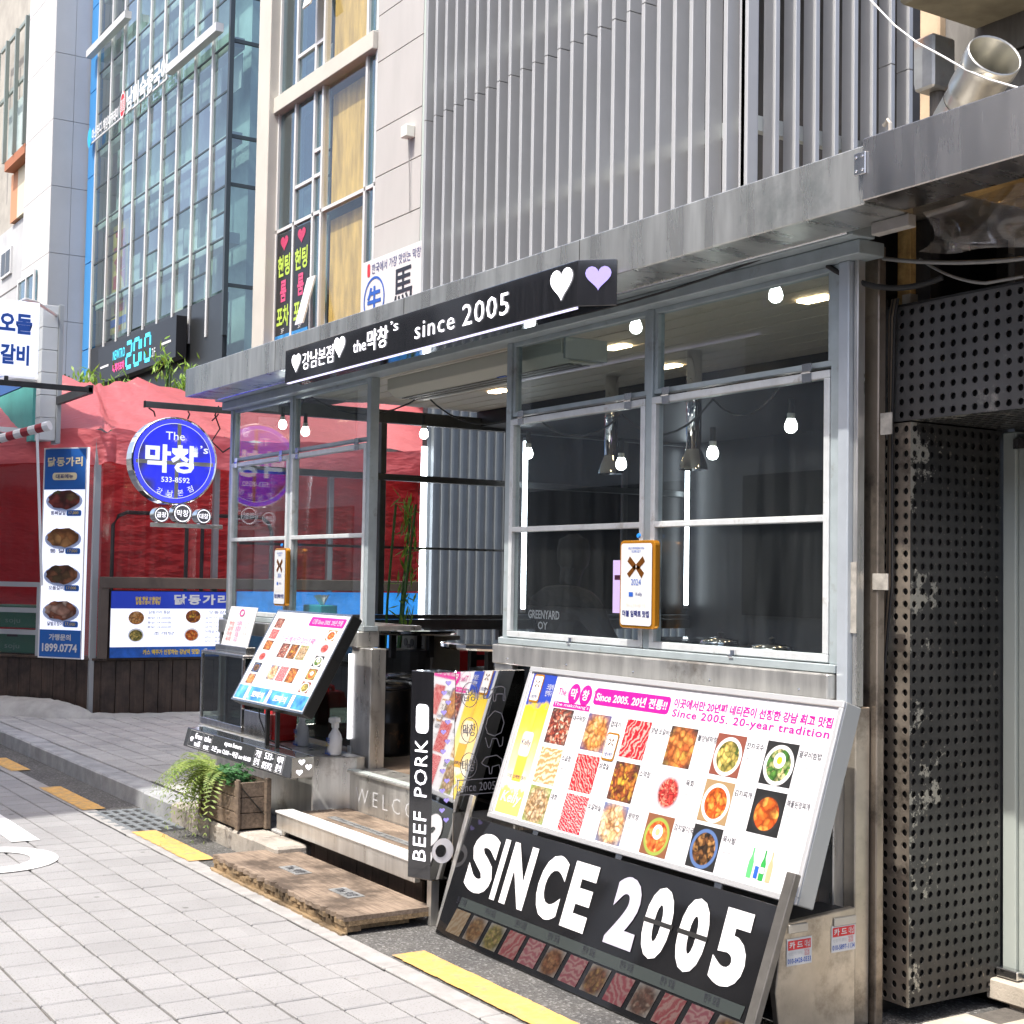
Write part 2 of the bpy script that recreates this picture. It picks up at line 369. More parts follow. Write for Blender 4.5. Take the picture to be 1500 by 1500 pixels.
def lay(parent, m, cells, w, h, z0, z1, name, limit=300):
    vis = [(proj((x+w/2, y+h/2, z1))[2], x, y) for x, y in cells if -30 < proj((x+w/2, y+h/2, z1))[0] < 1530 and -30 < proj((x+w/2, y+h/2, z1))[1] < 1530]
    vis.sort(); near = set((x, y) for _, x, y in vis[:limit])
    b = MB(); paver_mesh(b, 0, 0, w, h, 0, z1-z0); first = None
    rest = MB()
    for x, y in cells:
        if (x, y) in near:
            if first is None: first = b.build(name, m, parent); o = first
            else: o = first.copy(); COL.objects.link(o); o.parent = parent
            o.location = (x, y, z0+random.uniform(-.0015, .0015)); o.rotation_euler = (random.gauss(0, .003), random.gauss(0, .003), random.gauss(0, .004))
        else: paver_mesh(rest, x, y, w, h, z0, z1)
    if rest.f:
        o = rest.build('far_'+name, m, parent); o['kind'] = 'stuff'
cells = [(PX0+.195*i+.005, PY0+.19*j+.005) for i in range(262) for j in range(32)]
lay(street, 'paver', cells, .186, .180, -.014, 0, 'paver')
bs = MB()
for k in range(70):
    x = -45+k*.75; bs.box(x+.004, x+.746, 2.757, 2.858, -.012, .002)
struct(bs.build('border_strip', 'stone_light', None, .004))
gut = MB().quad([(-45,2.862,-.002),(8,2.862,-.002),(8,5.2,-.002),(-45,5.2,-.002)]).build('gutter', 'asphalt'); struct(gut)
for x0, x1, d in ((-5.40,-4.1,.0),(-8.70,-7.68,-.07),(-10.77,-9.64,-.1),(-12.6,-11.75,-.07),(-14.6,-13.6,-.05)):
    b = MB(); n = 14
    for k in range(n):
        a, c = x0+(x1-x0)*k/n, x0+(x1-x0)*(k+1)/n
        b.quad([(a,2.872+d+random.uniform(-.004,.004),.006),(c,2.872+d+random.uniform(-.004,.004),.006),(c,3.025+d+random.uniform(-.004,.004),.006),(a,3.025+d,.006)])
    b.build('yellow_line_mark', 'yellow_paint', gut)
b = MB()
for k in range(40):
    a0, a1 = 2*math.pi*k/40, 2*math.pi*(k+1)/40
    b.quad([(-8.22+q*1.05*math.cos(a), 1.86+q*math.sin(a), .005) for q, a in ((.36,a0),(.36,a1),(.215,a1),(.215,a0))])
b.build('white_road_letter', 'road_white', street)
MB().quad([(-10.6,2.10,.005),(-8.7,2.09,.005),(-8.69,2.25,.005),(-10.6,2.26,.005)]).build('white_road_bar', 'road_white', street)
# drain grate
gr = thing('drain_grate', 'grey steel drain grate with rows of slots set in the gutter', 'drain', (-9.13,2.95,0))
b = MB()
for j in range(5):
    y0 = 2.78+j*.072
    for i in range(6):
        x0 = -9.55+i*.142; b.box(x0, x0+.03, y0, y0+.04, -.02, .006)
    b.box(-9.55, -8.7, y0+.04, y0+.072, -.02, .006)
b.build('slotted_plate', mat('grate_iron', (.22,.24,.25), .6, .6, var=.3, vs=12), gr, .003)
MB().box(-9.6,-8.66,2.74,3.15,-.03,-.001).build('frame', mat('grate_pit', (.03,.03,.03), .9), gr)
# kerb
kerb = MB().box(-45,-14.6,3.15,3.33,-.02,.12).build('kerb', 'kerb_grey'); struct(kerb)
x = -14.59
for L_ in (1.05,.95,1.1,1.0,.95,.55):
    MB().box(x, x+L_-.012, 3.15+random.uniform(-.006,.006), 3.33, -.02, .12+random.uniform(-.004,.006)).build('kerb_stone', 'kerb_grey', kerb, .012); x += L_
for L_ in (.36,.33,.35,.34,.34):
    MB().box(x, x+L_-.012, 3.145+random.uniform(-.008,.008), 3.34, -.02, .115+random.uniform(-.006,.006)).build('kerb_stone', 'kerb_warm', kerb, .014); x += L_
# pavement behind the kerb
walk = MB().box(-45,-7.3,3.33,12,-.03,.106).build('pavement', 'grout'); struct(walk)
PX0, PY0 = -45.0, 3.34
cells = [(-45+.21*i+.007, 3.34+.21*j+.007) for i in range(130, 178) for j in range(20)]
lay(walk, 'paver_walk', cells, .196, .196, .106, .12, 'paving_block')
b = MB()                                                     # cement patch by the booth
b.quad([(-10.0,3.34,.125),(-8.5,3.34,.125),(-8.5,3.62,.125),(-9.6,3.7,.125)]); b.build('cement_patch', 'concrete', walk)
# slabs on the right by the perforated portal
ent = MB().box(-3.6,2,4.06,5.2,-.03,.012).build('entrance_paving', 'grout'); struct(ent)
first = None
for i in range(9):
    for j in range(3):
        b = MB(); paver_mesh(b, -3.59+i*.3+(.15 if j % 2 else 0), 4.065+j*.24, .292, .232, .012, .03)
        b.build('slab', mat('slab_beige', (.45,.4,.33), .85, var=.2, vs=6, bump=.3, bs=80), ent)

# ================================================================ the booth restaurant
XL, XR, YF, YB = -9.98, -3.87, 3.9, 8.2
FL, CE = .47, 2.95
shop = thing('restaurant_booth', 'glazed street-front restaurant booth with steel fascia, sliding sashes and open doorway', 'restaurant', (-6.9,3.9,0))
mat('shop_floor', (.20,.15,.11), .6, var=.3, vs=5); mat('shop_dark', (.010,.010,.012), .5, var=.3, vs=3)
MB().box(XL,XR,3.79,YB,0,FL).build('floor_slab', 'shop_floor', shop)
MB().box(XL-.0,XR,YB,YB+.08,0,3.0).build('back_wall', 'shop_dark', shop)
MB().box(XR+.001,XR+.035,4.02,YB,0,3.0).build('side_wall', 'shop_dark', shop)
b = MB()                                                     # ribbed beige ceiling
mat('ceiling_beige', (.60,.54,.44), .6)
n = 0; y = 3.95
while y < 5.95:
    b.box(XL,XR,y,y+.155,CE,CE+.02); b.box(XL,XR,y+.155,y+.17,CE+.012,CE+.02); y += .17
b.build('ceiling', 'ceiling_beige', shop); MB().box(XL,XR,y,YB,CE-.12,CE+.02).build('dark_ceiling', 'shop_dark', shop)
# fascia and roof
fas = MB().box(-9.93,-3.352,3.5,3.74,2.865,3.065).build('fascia', 'steel_fascia', shop, .004)
for x in (-8.3,-6.6,-5.0): MB().box(x,x+.003,3.4985,3.5,2.87,3.06).build('seam', 'dark_metal', fas)
MB().box(-9.9,-3.36,3.741,8.3,2.975,3.03).build('roof', 'steel_warm', shop)
b = MB().box(-9.98,-3.64,3.745,3.86,2.855,2.94).box(-9.98,-3.66,3.80,3.93,2.80,2.853)
b.build('header_beam', 'alu_blue', shop, .003)
MB().cyl((-9.9,3.74,2.865),(-3.66,3.74,2.865),.006,6).build('conduit', 'steel_clean', shop)
# posts of the front
def post(x0, x1, z0=FL, z1=2.80, m='alu_blue', y0=YF-.03, y1=YF+.03, name='post'): return MB().box(x0,x1,y0,y1,z0,z1).build(name, m, shop, .003)
for x in (-9.98,-8.9,-7.74,-6.16,-5.0,-3.87): post(x, x+.045, 1.30, 2.80)
def sash(x0, x1, label=None):
    """fixed top light and hinged lower sash of one bay"""
    t = MB(); f = .022
    for a, c, d, e in ((x0,x1,2.42,2.42+f),(x0,x1,2.80-f,2.80),(x0,x0+f,2.42+f,2.80-f),(x1-f,x1,2.42+f,2.80-f)): t.box(a,c,YF-.02,YF+.02,d,e)
    tl = t.build('top_light', 'alu_blue', shop, .002)
    MB().box(x0+f,x1-f,YF-.003,YF+.003,2.442,2.778).build('pane', 'pane', tl)
    t = MB(); f = .03; z0, z1, zm = 1.305, 2.405, 1.845
    for a, c, d, e in ((x0,x1,z0,z0+f),(x0,x1,z1-f,z1),(x0,x0+f,z0+f,z1-f),(x1-f,x1,z0+f,z1-f),(x0+f,x1-f,zm-.013,zm+.013)): t.box(a,c,YF-.035,YF+.012,d,e)
    s_ = t.build('hinged_sash', 'alu', shop, .003)
    for d, e in ((z0+f,zm-.013),(zm+.013,z1-f)): MB().box(x0+f,x1-f,YF-.014,YF-.008,d,e).build('pane', 'pane', s_)
    for xx in (x0+.08, x1-.14):
        h = MB().box(xx,xx+.05,YF-.041,YF-.0355,2.368,2.403).box(xx,xx+.05,YF-.041,YF-.0355,2.408,2.44).cyl((xx,YF-.042,2.4055),(xx+.05,YF-.042,2.4055),.005,6)
        h.build('hinge', 'steel_clean', s_)
    xm = (x0+x1)/2+.02
    MB().box(xm-.012,xm+.012,YF-.045,YF-.036,1.255,1.325).cyl((xm-.012,YF-.05,1.30),(xm+.012,YF-.05,1.30),.008,6).build('latch', 'chrome', s_)
    return s_
for x0, x1 in ((-9.932,-8.902),(-8.853,-7.742),(-6.113,-5.002),(-4.953,-3.872)): sash(x0, x1)
# sills
for x0, x1 in ((-9.98,-7.69),(-6.17,-3.82)):
    sl = MB().box(x0,x1,YF-.05,YF+.05,1.268,1.30).build('sill', 'alu_blue', shop, .003)
    MB().box(x0+.002,x1-.002,YF-.085,YF+.06,1.172,1.266).build('sill_beam', 'steel', sl, .005)
    for k in range(5):
        xx = x0+.15+k*(x1-x0-.3)/4; MB().lathe([(.006,0),(.004,.003)],(xx,YF-.0855,1.2),(0,-1,0),8).build('rivet', 'chrome', sl)
# lower glazing under the sills
for x0, x1 in ((-9.95,-7.80),(-6.0,-5.03),(-4.93,-3.95)):
    MB().box(x0,x1,YF-.035,YF-.025,.56,1.171).build('lower_pane', 'pane_dark', shop)
for x0, x1 in ((-9.99,-9.951),(-7.799,-7.54),(-6.165,-6.001),(-5.029,-4.931),(-3.949,-3.80)):
    MB().box(x0,x1,YF-.07,YF+.03,.0 if x0 > -6.5 else .47,1.171).build('lower_post', 'steel', shop, .004)
MB().box(-6.0,-3.95,YF-.05,YF-.0,.0,.559).build('lower_wall', 'shop_dark', shop)
# LED strips on the jambs
for x in (-7.806,-6.10):
    MB().box(x,x+.017,YF-.086,YF-.071,.62,1.13).build('light_strip', mat('led_strip', .9, .4, emit=(.93,.93,1), es=1.1), shop)
# right corner
MB().box(-3.818,-3.765,YF-.045,YF+.02,1.15,2.80).build('corner_profile', mat('alu_pale', (.5,.55,.6), .4, .4, var=.1, vs=5), shop, .004)
MB().box(-3.80,-3.742,YF-.02,YF+.055,0,1.149).build('corner_post_base', 'steel_warm', shop, .004)
MB().box(-3.763,-3.742,YF-.02,YF+.02,1.15,2.86).build('corner_trim', 'steel', shop, .003)
MB().box(-3.812,-3.715,YF+.06,YF+.10,.0,2.86).build('corner_post', mat('steel_dirty', (.36,.31,.26), .45, .9, var=.45, vs=3, stretch=(1,1,.5), dirt=(.05,.04,.035), dirt_amt=.4, ds=4), shop, .004)
# left side wall, seen through the doorway
XS = -9.95
b = MB()
for z0, z1 in ((2.80,2.90),(2.35,2.40),(1.265,1.30),(1.18,1.262)): b.box(XS-.03,XS+.03,YF+.04,YB,z0,z1)
for y in (5.09,6.26,7.45): b.box(XS-.026,XS+.026,y,y+.05,1.302,2.348).box(XS-.026,XS+.026,y,y+.05,2.402,2.798)
for y in (5.02,6.33): b.box(XS-.02,XS+.02,y,y+.03,1.302,2.348)
b.box(XS-.03,XS+.03,4.6,4.7,FL,1.178).box(XS-.03,XS+.03,5.68,5.75,FL,1.178).box(XS-.03,XS+.03,6.2,6.27,FL,1.178)
sw = b.build('side_frame', 'alu_dark', shop, .003)
for y0, y1 in ((6.365,7.44),(7.51,8.19)):
    for z0, z1 in ((2.402,2.798),(1.302,2.348)): MB().box(XS-.004,XS+.004,y0,y1,z0,z1).build('dark_panel', 'shop_dark', sw)
for y0, y1 in ((3.95,5.01),(5.145,6.255)):
    for z0, z1 in ((2.402,2.798),(1.302,1.815),(1.835,2.348)): MB().box(XS-.004,XS+.004,y0,y1,z0,z1).build('pane', 'pane_clear', sw)
    MB().box(XS-.012,XS+.012,y0,y1,1.816,1.834).build('glazing_bar', 'alu_dark', sw)
for y in (5.70,6.22): MB().box(XS+.031,XS+.04,y-.005,y+.045,.62,1.12).build('light_strip', 'led_strip', sw)
# counter cabinet left of the door
cab = thing('steel_counter', 'stainless steel counter cabinet with angled corner left of the doorway', 'counter', (-8.5,3.6,.1))
b = MB(); poly = [(-9.6,3.54),(-7.69,3.54),(-7.53,3.74),(-7.53,3.80),(-9.6,3.80)]
b.prism([(x,y) for x,y in poly], (0,0,.12), (1,0,0), (0,1,0), (0,0,1), .425); b.build('cabinet_body', 'steel', cab, .006)
# steps
st = thing('entrance_step', 'stainless steel entrance step with worn wooden tread and WELCOME riser', 'step', (-6.8,3.5,0))
b = MB().box(-7.64,-6.0,3.30,3.335,.15,.245).box(-7.64,-6.0,3.335,3.72,.2,.235).box(-7.64,-7.60,3.335,3.72,.03,.199)
b.build('step_frame', 'steel', st, .004)
for k in range(3):
    MB().box(-7.56,-6.02,3.415+k*.1,3.508+k*.1,.236,.252+random.uniform(-.002,.002)).build('tread_board', 'wood_weathered', st, .003)
b = MB().box(-7.64,-6.0,3.292,3.40,.2455,.256)
n = 60
for k in range(n):
    x = -7.63+k*1.62/n; b.quad([(x,3.296,.2575),(x+.024,3.296,.2575),(x+.012,3.36,.2575)])
b.build('anti_slip_nosing', mat('nosing', (.72,.73,.72), .45, .1, var=.1, vs=30), st)
for k in range(9): MB().box(-7.6+k*.175,-7.6+k*.175+.17,3.36,3.375,.0,.149).build('riser_board', 'wood_clad', st)
ri = MB().box(-7.62,-6.0,3.715,3.79,.2,.455).build('riser', 'steel', st, .004)
MB().box(-7.60,-6.0,3.70,3.93,.456,.472).build('threshold', 'steel', st, .004)
MB().box(-7.58,-6.0,3.704,3.76,.4722,.476).build('threshold_strip', mat('pale_green', (.55,.62,.6), .35, .2), st)
text('WELCOME', (-7.47,3.7148,.30), (1,0,0), (0,0,1), 1.0, .085, mat('cut_letter', (.75,.76,.78), .35, .3), st, space=1.5, bold=-.012, off=.001, split=True)
pl = Panel((-7.1,3.40,.2535), (.9,0,0), (0,.05,0), st, .001)
for k, y in enumerate((3.455,)):
    MB().box(-7.3,-6.2,y,y+.05,.2535,.2565).build('name_plate', mat('plate_worn', (.32,.33,.33), .5, .5, var=.4, vs=18), st)
text('The makchang since 2005', (-7.26,3.463,.2567), (1,0,0), (0,1,0), 1.02, .036, 'ink', st, off=.0008, bold=-.01)
# wooden platform
pf = thing('wooden_platform', 'low weathered plywood platform with splintered edges below the entrance step', 'platform', (-6.6,3.06,0))
def ragged(x0, x1, y0, y1, z0, z1, jit=.022, n=60):
    b = MB(); top = []; 
    for k in range(n+1): top.append((x0+(x1-x0)*k/n, y0+(random.uniform(0,jit) if random.random() < .7 else random.uniform(0,jit*2.2))))
    poly = top+[(x1-random.uniform(0,.006), y1),(x0+.01, y1)]
    b.prism(poly, (0,0,z0), (1,0,0), (0,1,0), (0,0,1), z1-z0); return b
ragged(-7.43,-5.8,2.83,3.29,.062,.082).build('top_board', 'wood_weathered', pf)
ragged(-7.42,-5.80,2.838,3.288,.040,.0615,.02).build('under_board', 'wood_edge', pf)
ragged(-7.43,-5.805,2.845,2.93,.012,.0395,.014).build('bearer', 'wood_edge', pf)
MB().box(-7.42,-5.95,3.2,3.28,.012,.0395).build('bearer', 'wood_edge', pf)
for x in (-7.38,-6.62,-5.93): MB().box(x,x+.09,2.94,3.19,.012,.0395).build('cross_bearer', 'wood_edge', pf)
ragged(-7.45,-5.80,2.825,2.86,.0,.0115,.006).build('bottom_lath', 'wood_edge', pf)
for x in (-6.95,-6.35):
    MB().box(x,x+.22,3.02,3.11,.082,.085).build('name_plate', 'plate_worn', pf)
    text('The 막창', (x+.02,3.035,.0855), (1,0,0), (0,1,0), .18, .06, 'ink', pf, off=.0006, bold=.01)
# ================================================================ signs on the booth
PINK, BLUE, NAVY = (.58,.005,.24), (.02,.10,.45), (.012,.02,.16)
mat('pink', PINK, .45); mat('blue_print', BLUE, .45); mat('navy', NAVY, .45); mat('yellow_print', (.85,.60,.03), .45)
mat('grey_print', .45, .5); mat('glow_white', (.95,.93,1), .4, emit=(.93,.92,1), es=.8); mat('violet', (.32,.27,.68), .4, emit=(.4,.35,.9), es=.15)
mat('orange_gold', (.75,.32,.03), .12, .6); mat('red_print', (.65,.02,.03), .45)
# fascia sign box
sg = thing('fascia_sign', 'long black gloss sign box with white hearts and since 2005 lettering on the fascia', 'sign', (-6.4,3.4,2.73))
b = MB().prism([(-7.86,3.38),(-4.84,3.38),(-4.72,3.499),(-7.86,3.499)], (0,0,2.735), (1,0,0), (0,1,0), (0,0,1), .195)
b.build('sign_box', 'black_gloss', sg, .003)
MB().box(-7.84,-4.86,3.385,3.40,2.729,2.7345).build('light_strip', mat('led_violet', (.7,.68,.9), .4, emit=(.75,.7,1), es=.6), sg)
p = Panel((-7.86,3.38,2.735), (3.02,0,0), (0,0,.195), sg)
p.heart(.035,.22,.075,.80,'glow_white'); p.heart(.225,.30,.270,.92,'glow_white'); p.heart(.935,.20,.99,.92,'glow_white')
p.text('강남본점', .085,.24,.222,.76,'glow_white', split=True)
p.text('the', .305,.33,.355,.66,'glow_white', split=True); p.text('막창', .360,.26,.438,.84,'glow_white', split=True, bold=.012)
p.text("’s", .448,.62,.475,.90,'glow_white', split=True)
p.text('since', .535,.24,.665,.66,'glow_white', split=True, space=1.15); p.text('2005', .69,.24,.825,.76,'glow_white', split=True, space=1.1)
q = Panel((-4.84,3.38,2.735), (.12,.119,0), (0,0,.195), sg); q.heart(.2,.32,.85,.86,'violet')
# round sign hung at the corner
rs = thing('round_sign', 'round blue illuminated sign in chrome drum hanging at the corner of the booth', 'sign', (-10.3,3.565,2.1))
def drum(par, c, r, t, rim='chrome'):
    MB().lathe([(r*.97,-t),(r,-t+.01),(r,0),(r*.985,.004),(r*.955,.001)], c, (1,0,0), 48, cap=False).build('drum_rim', rim, par, smooth=False)
    MB().lathe([(r*.97,0),(r*.97,.002)], (c[0]-t,c[1],c[2]), (1,0,0), 40).build('back_plate', 'steel_clean', par)
C0 = (-10.3,3.565,2.43); drum(rs, C0, .328, .13)
m, nt, p_, N, L = _new('sign_blue'); p_.inputs['Roughness'].default_value = .08; p_.inputs['Coat Weight'].default_value = .8
nz = _noise(nt, _pos(nt, (1,1,1.4)), 3.2, 1); c = _ramp(nt, nz, [(.36, (.05,.05,.12)), (.5, (.03,.04,.75)), (.8, (.03,.04,.9))])
L(c, p_.inputs['Base Color']); L(c, p_.inputs['Emission Color']); p_.inputs['Emission Strength'].default_value = .3
mat('sign_blue_rim', (.05,.06,.85), .2, emit=(.05,.06,1), es=.45); mat('sign_white', (.78,.82,.9), .35, emit=(.75,.8,.95), es=.35)
fp = Panel((-10.3,3.565-.33,2.43-.33), (0,.66,0), (0,0,.66), rs, .0025)
fp.disc(.5,.5,.475,.475,'sign_blue','face',1,48); fp.circle(.5,.5,.472,.472,'sign_blue_rim',.10,'glow_ring',2,48); fp.circle(.5,.5,.425,.425,'sign_white',.012,'ring_line',3,48)
b = MB()
for y0, y1, z0, z1 in ((.05,.95,.455,.50),(.52,.565,.5,.93),(.50,.545,.07,.455)): b.quad([fp.at(y0,z0,.0055),fp.at(y1,z0,.0055),fp.at(y1,z1,.0055),fp.at(y0,z1,.0055)])
b.build('cross_strip', mat('strip_grey', (.42,.42,.38), .25, .5), rs)
fp.text('The', .385,.735,.605,.825,'sign_white',4, split=True); fp.text('막창', .155,.36,.76,.68,'sign_white',4, split=True, bold=.035)
fp.text('’s', .79,.60,.885,.69,'sign_white',4, split=True, bold=.01); fp.text('533-8592', .345,.255,.675,.315,'sign_white',4, split=True, bold=.01)
for ch, u, v, a in (('강',.315,.165,-22),('남',.445,.13,-7),('본',.575,.135,8),('점',.70,.175,24)):
    ca, sa = math.cos(R(a)), math.sin(R(a)); U = fp.U.normalized(); V = fp.V.normalized()
    text(ch, fp.at(u-.03, v-.03), U*ca+V*sa, V*ca-U*sa, .042, .046, 'sign_white', rs, off=.01, split=True)
arm = MB().box(-10.33,-10.29,3.33,4.02,2.815,2.86).build('sign_bracket', 'alu_dark', shop, .003)
MB().box(-10.33,-10.29,3.326,3.3295,2.812,2.863).build('end_cap', 'rubber', arm)
MB().box(-10.33,-9.98,3.98,4.02,2.862,2.90).build('wall_fixing', 'alu_dark', arm)
for y0, y1 in ((3.36,3.42),(3.66,3.67),(3.9,3.86)):
    MB().tube([(-10.31,y0,2.81),(-10.315,(y0+y1)/2+.01,2.79),(-10.34,y1,2.755)],.006,5).build('chain', 'dark_metal', arm)
MB().tube([(-10.31,3.9,2.87),(-10.33,3.88,2.8),(-10.35,3.93,2.7),(-10.36,3.87,2.6),(-10.33,3.95,2.52),(-10.1,3.98,2.58)],.006,5).build('cable', 'rubber', arm)
# the three little drums under it
MB().box(-10.33,-10.29,3.40,3.95,1.935,1.965).build('sign_rail', 'steel', shop, .003)
for k, (y, r, t, lab) in enumerate(((3.465,.058,'곱창','small round chrome sign nearest the street under the blue sign'),(3.625,.074,'막창','largest middle one of three small chrome signs under the blue sign'),(3.79,.058,'대창','small round chrome sign nearest the window under the blue sign'))):
    d = thing('small_round_sign', lab, 'sign', (-10.3,y,1.967), 'small chrome signs on the rail'); drum(d, (-10.27,y,1.967+r), r, .1)
    dp = Panel((-10.27,y-r,1.967), (0,2*r,0), (0,0,2*r), d, .0015)
    dp.disc(.5,.5,.46,.46,mat('sign_grey',(.16,.16,.18),.15,spec=.8),'face',1); dp.circle(.5,.5,.43,.43,'glow_white',.1,'glow_ring',2); dp.text(t,.2,.33,.8,.67,'glow_white',3,split=True)
# info box with opening hours
ib = thing('info_box', 'dark gloss info box with opening hours and free wifi lettering on the counter edge', 'sign', (-8.3,3.36,.455))
b = MB().prism([(3.295,.455),(3.325,.575),(3.44,.575),(3.44,.455)], (-9.2,0,0), (0,1,0), (0,0,1), (1,0,0), 1.74)
b.build('box', mat('gloss_grey', (.05,.052,.055), .09, .2, spec=.8, coat=.5), ib, .003)
MB().box(-7.459,-7.455,3.305,3.438,.458,.572).build('end_panel', 'steel_clean', ib)
p = Panel((-9.2,3.2945,.455), (1.74,0,0), (0,.03,.12), ib, .0015); W_ = 'glow_white'
for k in range(3):
    b = MB(); rr = .012+k*.011
    for j in range(10):
        a0, a1 = R(45+9*j), R(45+9*(j+1)); c0 = p.at(.075,.28,.003)
        b.quad([c0+p.U.normalized()*(q*math.cos(a))+p.V.normalized()*(q*math.sin(a)) for q, a in ((rr,a0),(rr+.006,a0),(rr+.006,a1),(rr,a1))])
    b.build('wifi_arc', W_, ib)
p.text('free\nwifi',.105,.16,.175,.84,W_,line=.9); p.text('take\nout',.20,.16,.265,.84,W_,line=.9)
p.text('open hours',.40,.56,.56,.86,W_); p.text('오픈 pm 12:00 ~ 마감 am 06:00',.29,.14,.66,.46,W_)
p.text('가맹\n문의',.69,.14,.735,.86,W_); p.text('533-\n8592',.765,.12,.845,.86,W_); p.text('예약\n문의',.875,.14,.925,.86,W_)
for u0, u1 in ((.045,.18),(.19,.275),(.68,.745),(.755,.855),(.865,.935)): p.frame(u0,.08,u1,.94,.001,.02,'grey_print','outline',1)
e = Panel((-7.455,3.305,.458), (0,.133,0), (0,0,.114), ib, .0015)
for u, v in ((.3,.60),(.62,.34),(.2,.1)): e.heart(u,v,u+.3,v+.3,'glow_white',1)
# tilted menu lectern on the counter
ml = thing('menu_lectern', 'tilted white menu board in black case on two black legs at the counter', 'menu board', (-7.95,3.42,.575))
bl = Vector((-8.454,3.33,.82)); UU = Vector((1.07,0,0)); VV = Vector((0,.30,.555)); NN = UU.cross(VV).normalized()
MB().obox(bl+UU/2+VV/2-NN*.035, UU/2, VV/2, NN*.035).build('case', 'black', ml, .003)
p = Panel(bl, UU, VV, ml, .0012); p.frame(0,0,1,1,.012,.02,'steel_clean','rim',2); p.rect(.012,.02,.988,.98,'white_print','menu_sheet',1)
MEAT = [(.35,.05,.03),(.6,.12,.07),(.75,.3,.15)]; RAWM = [(.36,.01,.02),(.5,.05,.06),(.62,.3,.26)]; STEW = [(.5,.06,.01),(.75,.16,.02),(.85,.42,.08)]
PALE = [(.42,.24,.10),(.6,.42,.24),(.66,.55,.38)]; GREEN = [(.03,.12,.02),(.12,.3,.05),(.75,.6,.3)]; DARK = [(.02,.015,.01),(.15,.06,.02),(.5,.25,.08)]
F = dict(a=food('a','pile',[(.12,.02,.02),(.6,.12,.06),(.75,.66,.5)],1,scale=10), b=food('b','pile',[(.55,.18,.04),(.75,.36,.1),(.8,.55,.3)],2,bgc=(.05,.06,.2)),
  c=food('c','strips',RAWM,3,bgc=None,scale=9), d=food('d','pile',[(.4,.08,.02),(.7,.25,.06),(.6,.35,.06)],4,scale=6), e=food('e','bowl',[(.05,.1,.02),(.7,.5,.12),(.8,.6,.2)],5,bgc=(.2,.06,.04)),
  f=food('f','bowl',GREEN,6,bgc=.02,egg=(.8,.42,.02)), g=food('g','strips',PALE,7,bgc=None,scale=9), h=food('h','strips',[(.36,.01,.02),(.5,.04,.05),(.62,.3,.27)],8,bgc=None,scale=14), i=food('i','pile',[(.15,.03,.02),(.5,.14,.03),(.75,.5,.05)],9),
  j=food('j','plate',[(.4,.02,.02),(.65,.06,.05),(.75,.3,.2)],10,rim=(.4,.45,.5),scale=14), k=food('k','bowl',STEW,11,bgc=(.3,.2,.1)), l=food('l','bowl',STEW,12,bgc=.015,rim=.02,scale=5),
  m=food('m','pile',PALE,13,bgc=(.2,.3,.08),scale=9), n=food('n','strips',[(.4,.01,.03),(.55,.06,.08),(.66,.38,.36)],14,bgc=None,scale=18), o=food('o','pile',[(.5,.22,.08),(.75,.5,.25),(.85,.72,.5)],15,bgc=(.1,.15,.3)),
  p=food('p','bowl',[(.7,.05,.02),(.8,.2,.04),(.85,.4,.1)],16,bgc=(.2,.08,.04),rim=(.25,.32,.06),egg=(.8,.6,.2)), q=food('q','bowl',DARK,17,bgc=.02,rim=(.08,.14,.3)))
p.rrect(.52,.855,.965,.95,.012,'pink','banner',2); p.text('○창 Since 2005. 20년 전통',.56,.875,.94,.93,'white_print',3)
p.text('이곳에서만 20년째!',.25,.665,.72,.735,'pink',2)
for k, ky in enumerate('acdjqb'): v = .856-.1225*k; p.rect(.07,v-.052,.175,v+.052,F[ky],'food_photo',2)
for k, ky in enumerate('kjfpe'): v = .777-.132*k; p.rect(.815,v-.055,.925,v+.055,F[ky],'food_photo',2)
for u, v, ky in ((.367,.575,'a'),(.496,.575,'i'),(.622,.575,'m'),(.376,.34,'o'),(.505,.34,'n'),(.634,.34,'d')):
    p.rect(u-.055,v-.075,u+.055,v+.075,F[ky],'food_photo',2); p.text('대구막창 22,000',u-.05,v-.115,u+.05,v-.09,'grey_print',2)
for v in (.60,.57,.54): p.text('모듬구이 38,000원',.21,v,.29,v+.018,'grey_print',2); p.text('소갈비살 24,000원',.70,v,.79,v+.018,'grey_print',2)
m, nt, p_, N, L = _new('beer_band'); L(_ramp(nt, _noise(nt, _pos(nt), 9, 4), [(.35,(.02,.12,.5)),(.6,(.1,.4,.75)),(.75,(.6,.8,.9))]), p_.inputs['Base Color'])
p.rect(.02,.03,.98,.17,'beer_band','beer_band',2); p.text('뽀빠의',.25,.06,.42,.13,'white_print',3,bold=.03); p.text('뽀빠의',.56,.06,.73,.13,'white_print',3,bold=.03)
for u in (.18,.48,.80): p.rect(u-.02,.03,u+.02,.16,mat('bottle_print',(.75,.55,.5),.4),'bottle_print',3)
MB().obox(bl+UU*1.0+VV*.72+Vector((.012,0,0))-NN*.03, Vector((.01,0,0)), VV*.16, NN*.045).build('leaflet_pocket', 'pane_clear', ml)
for x in (-8.03,-7.88): MB().box(x-.011,x+.011,3.385,3.407,.577,.90).build('leg', 'black', ml)
MB().tube([(-8.2,3.4,.85),(-8.21,3.42,.72),(-8.16,3.45,.60),(-8.05,3.46,.585),(-7.9,3.5,.56)],.004,5).build('cable', 'rubber', ml)
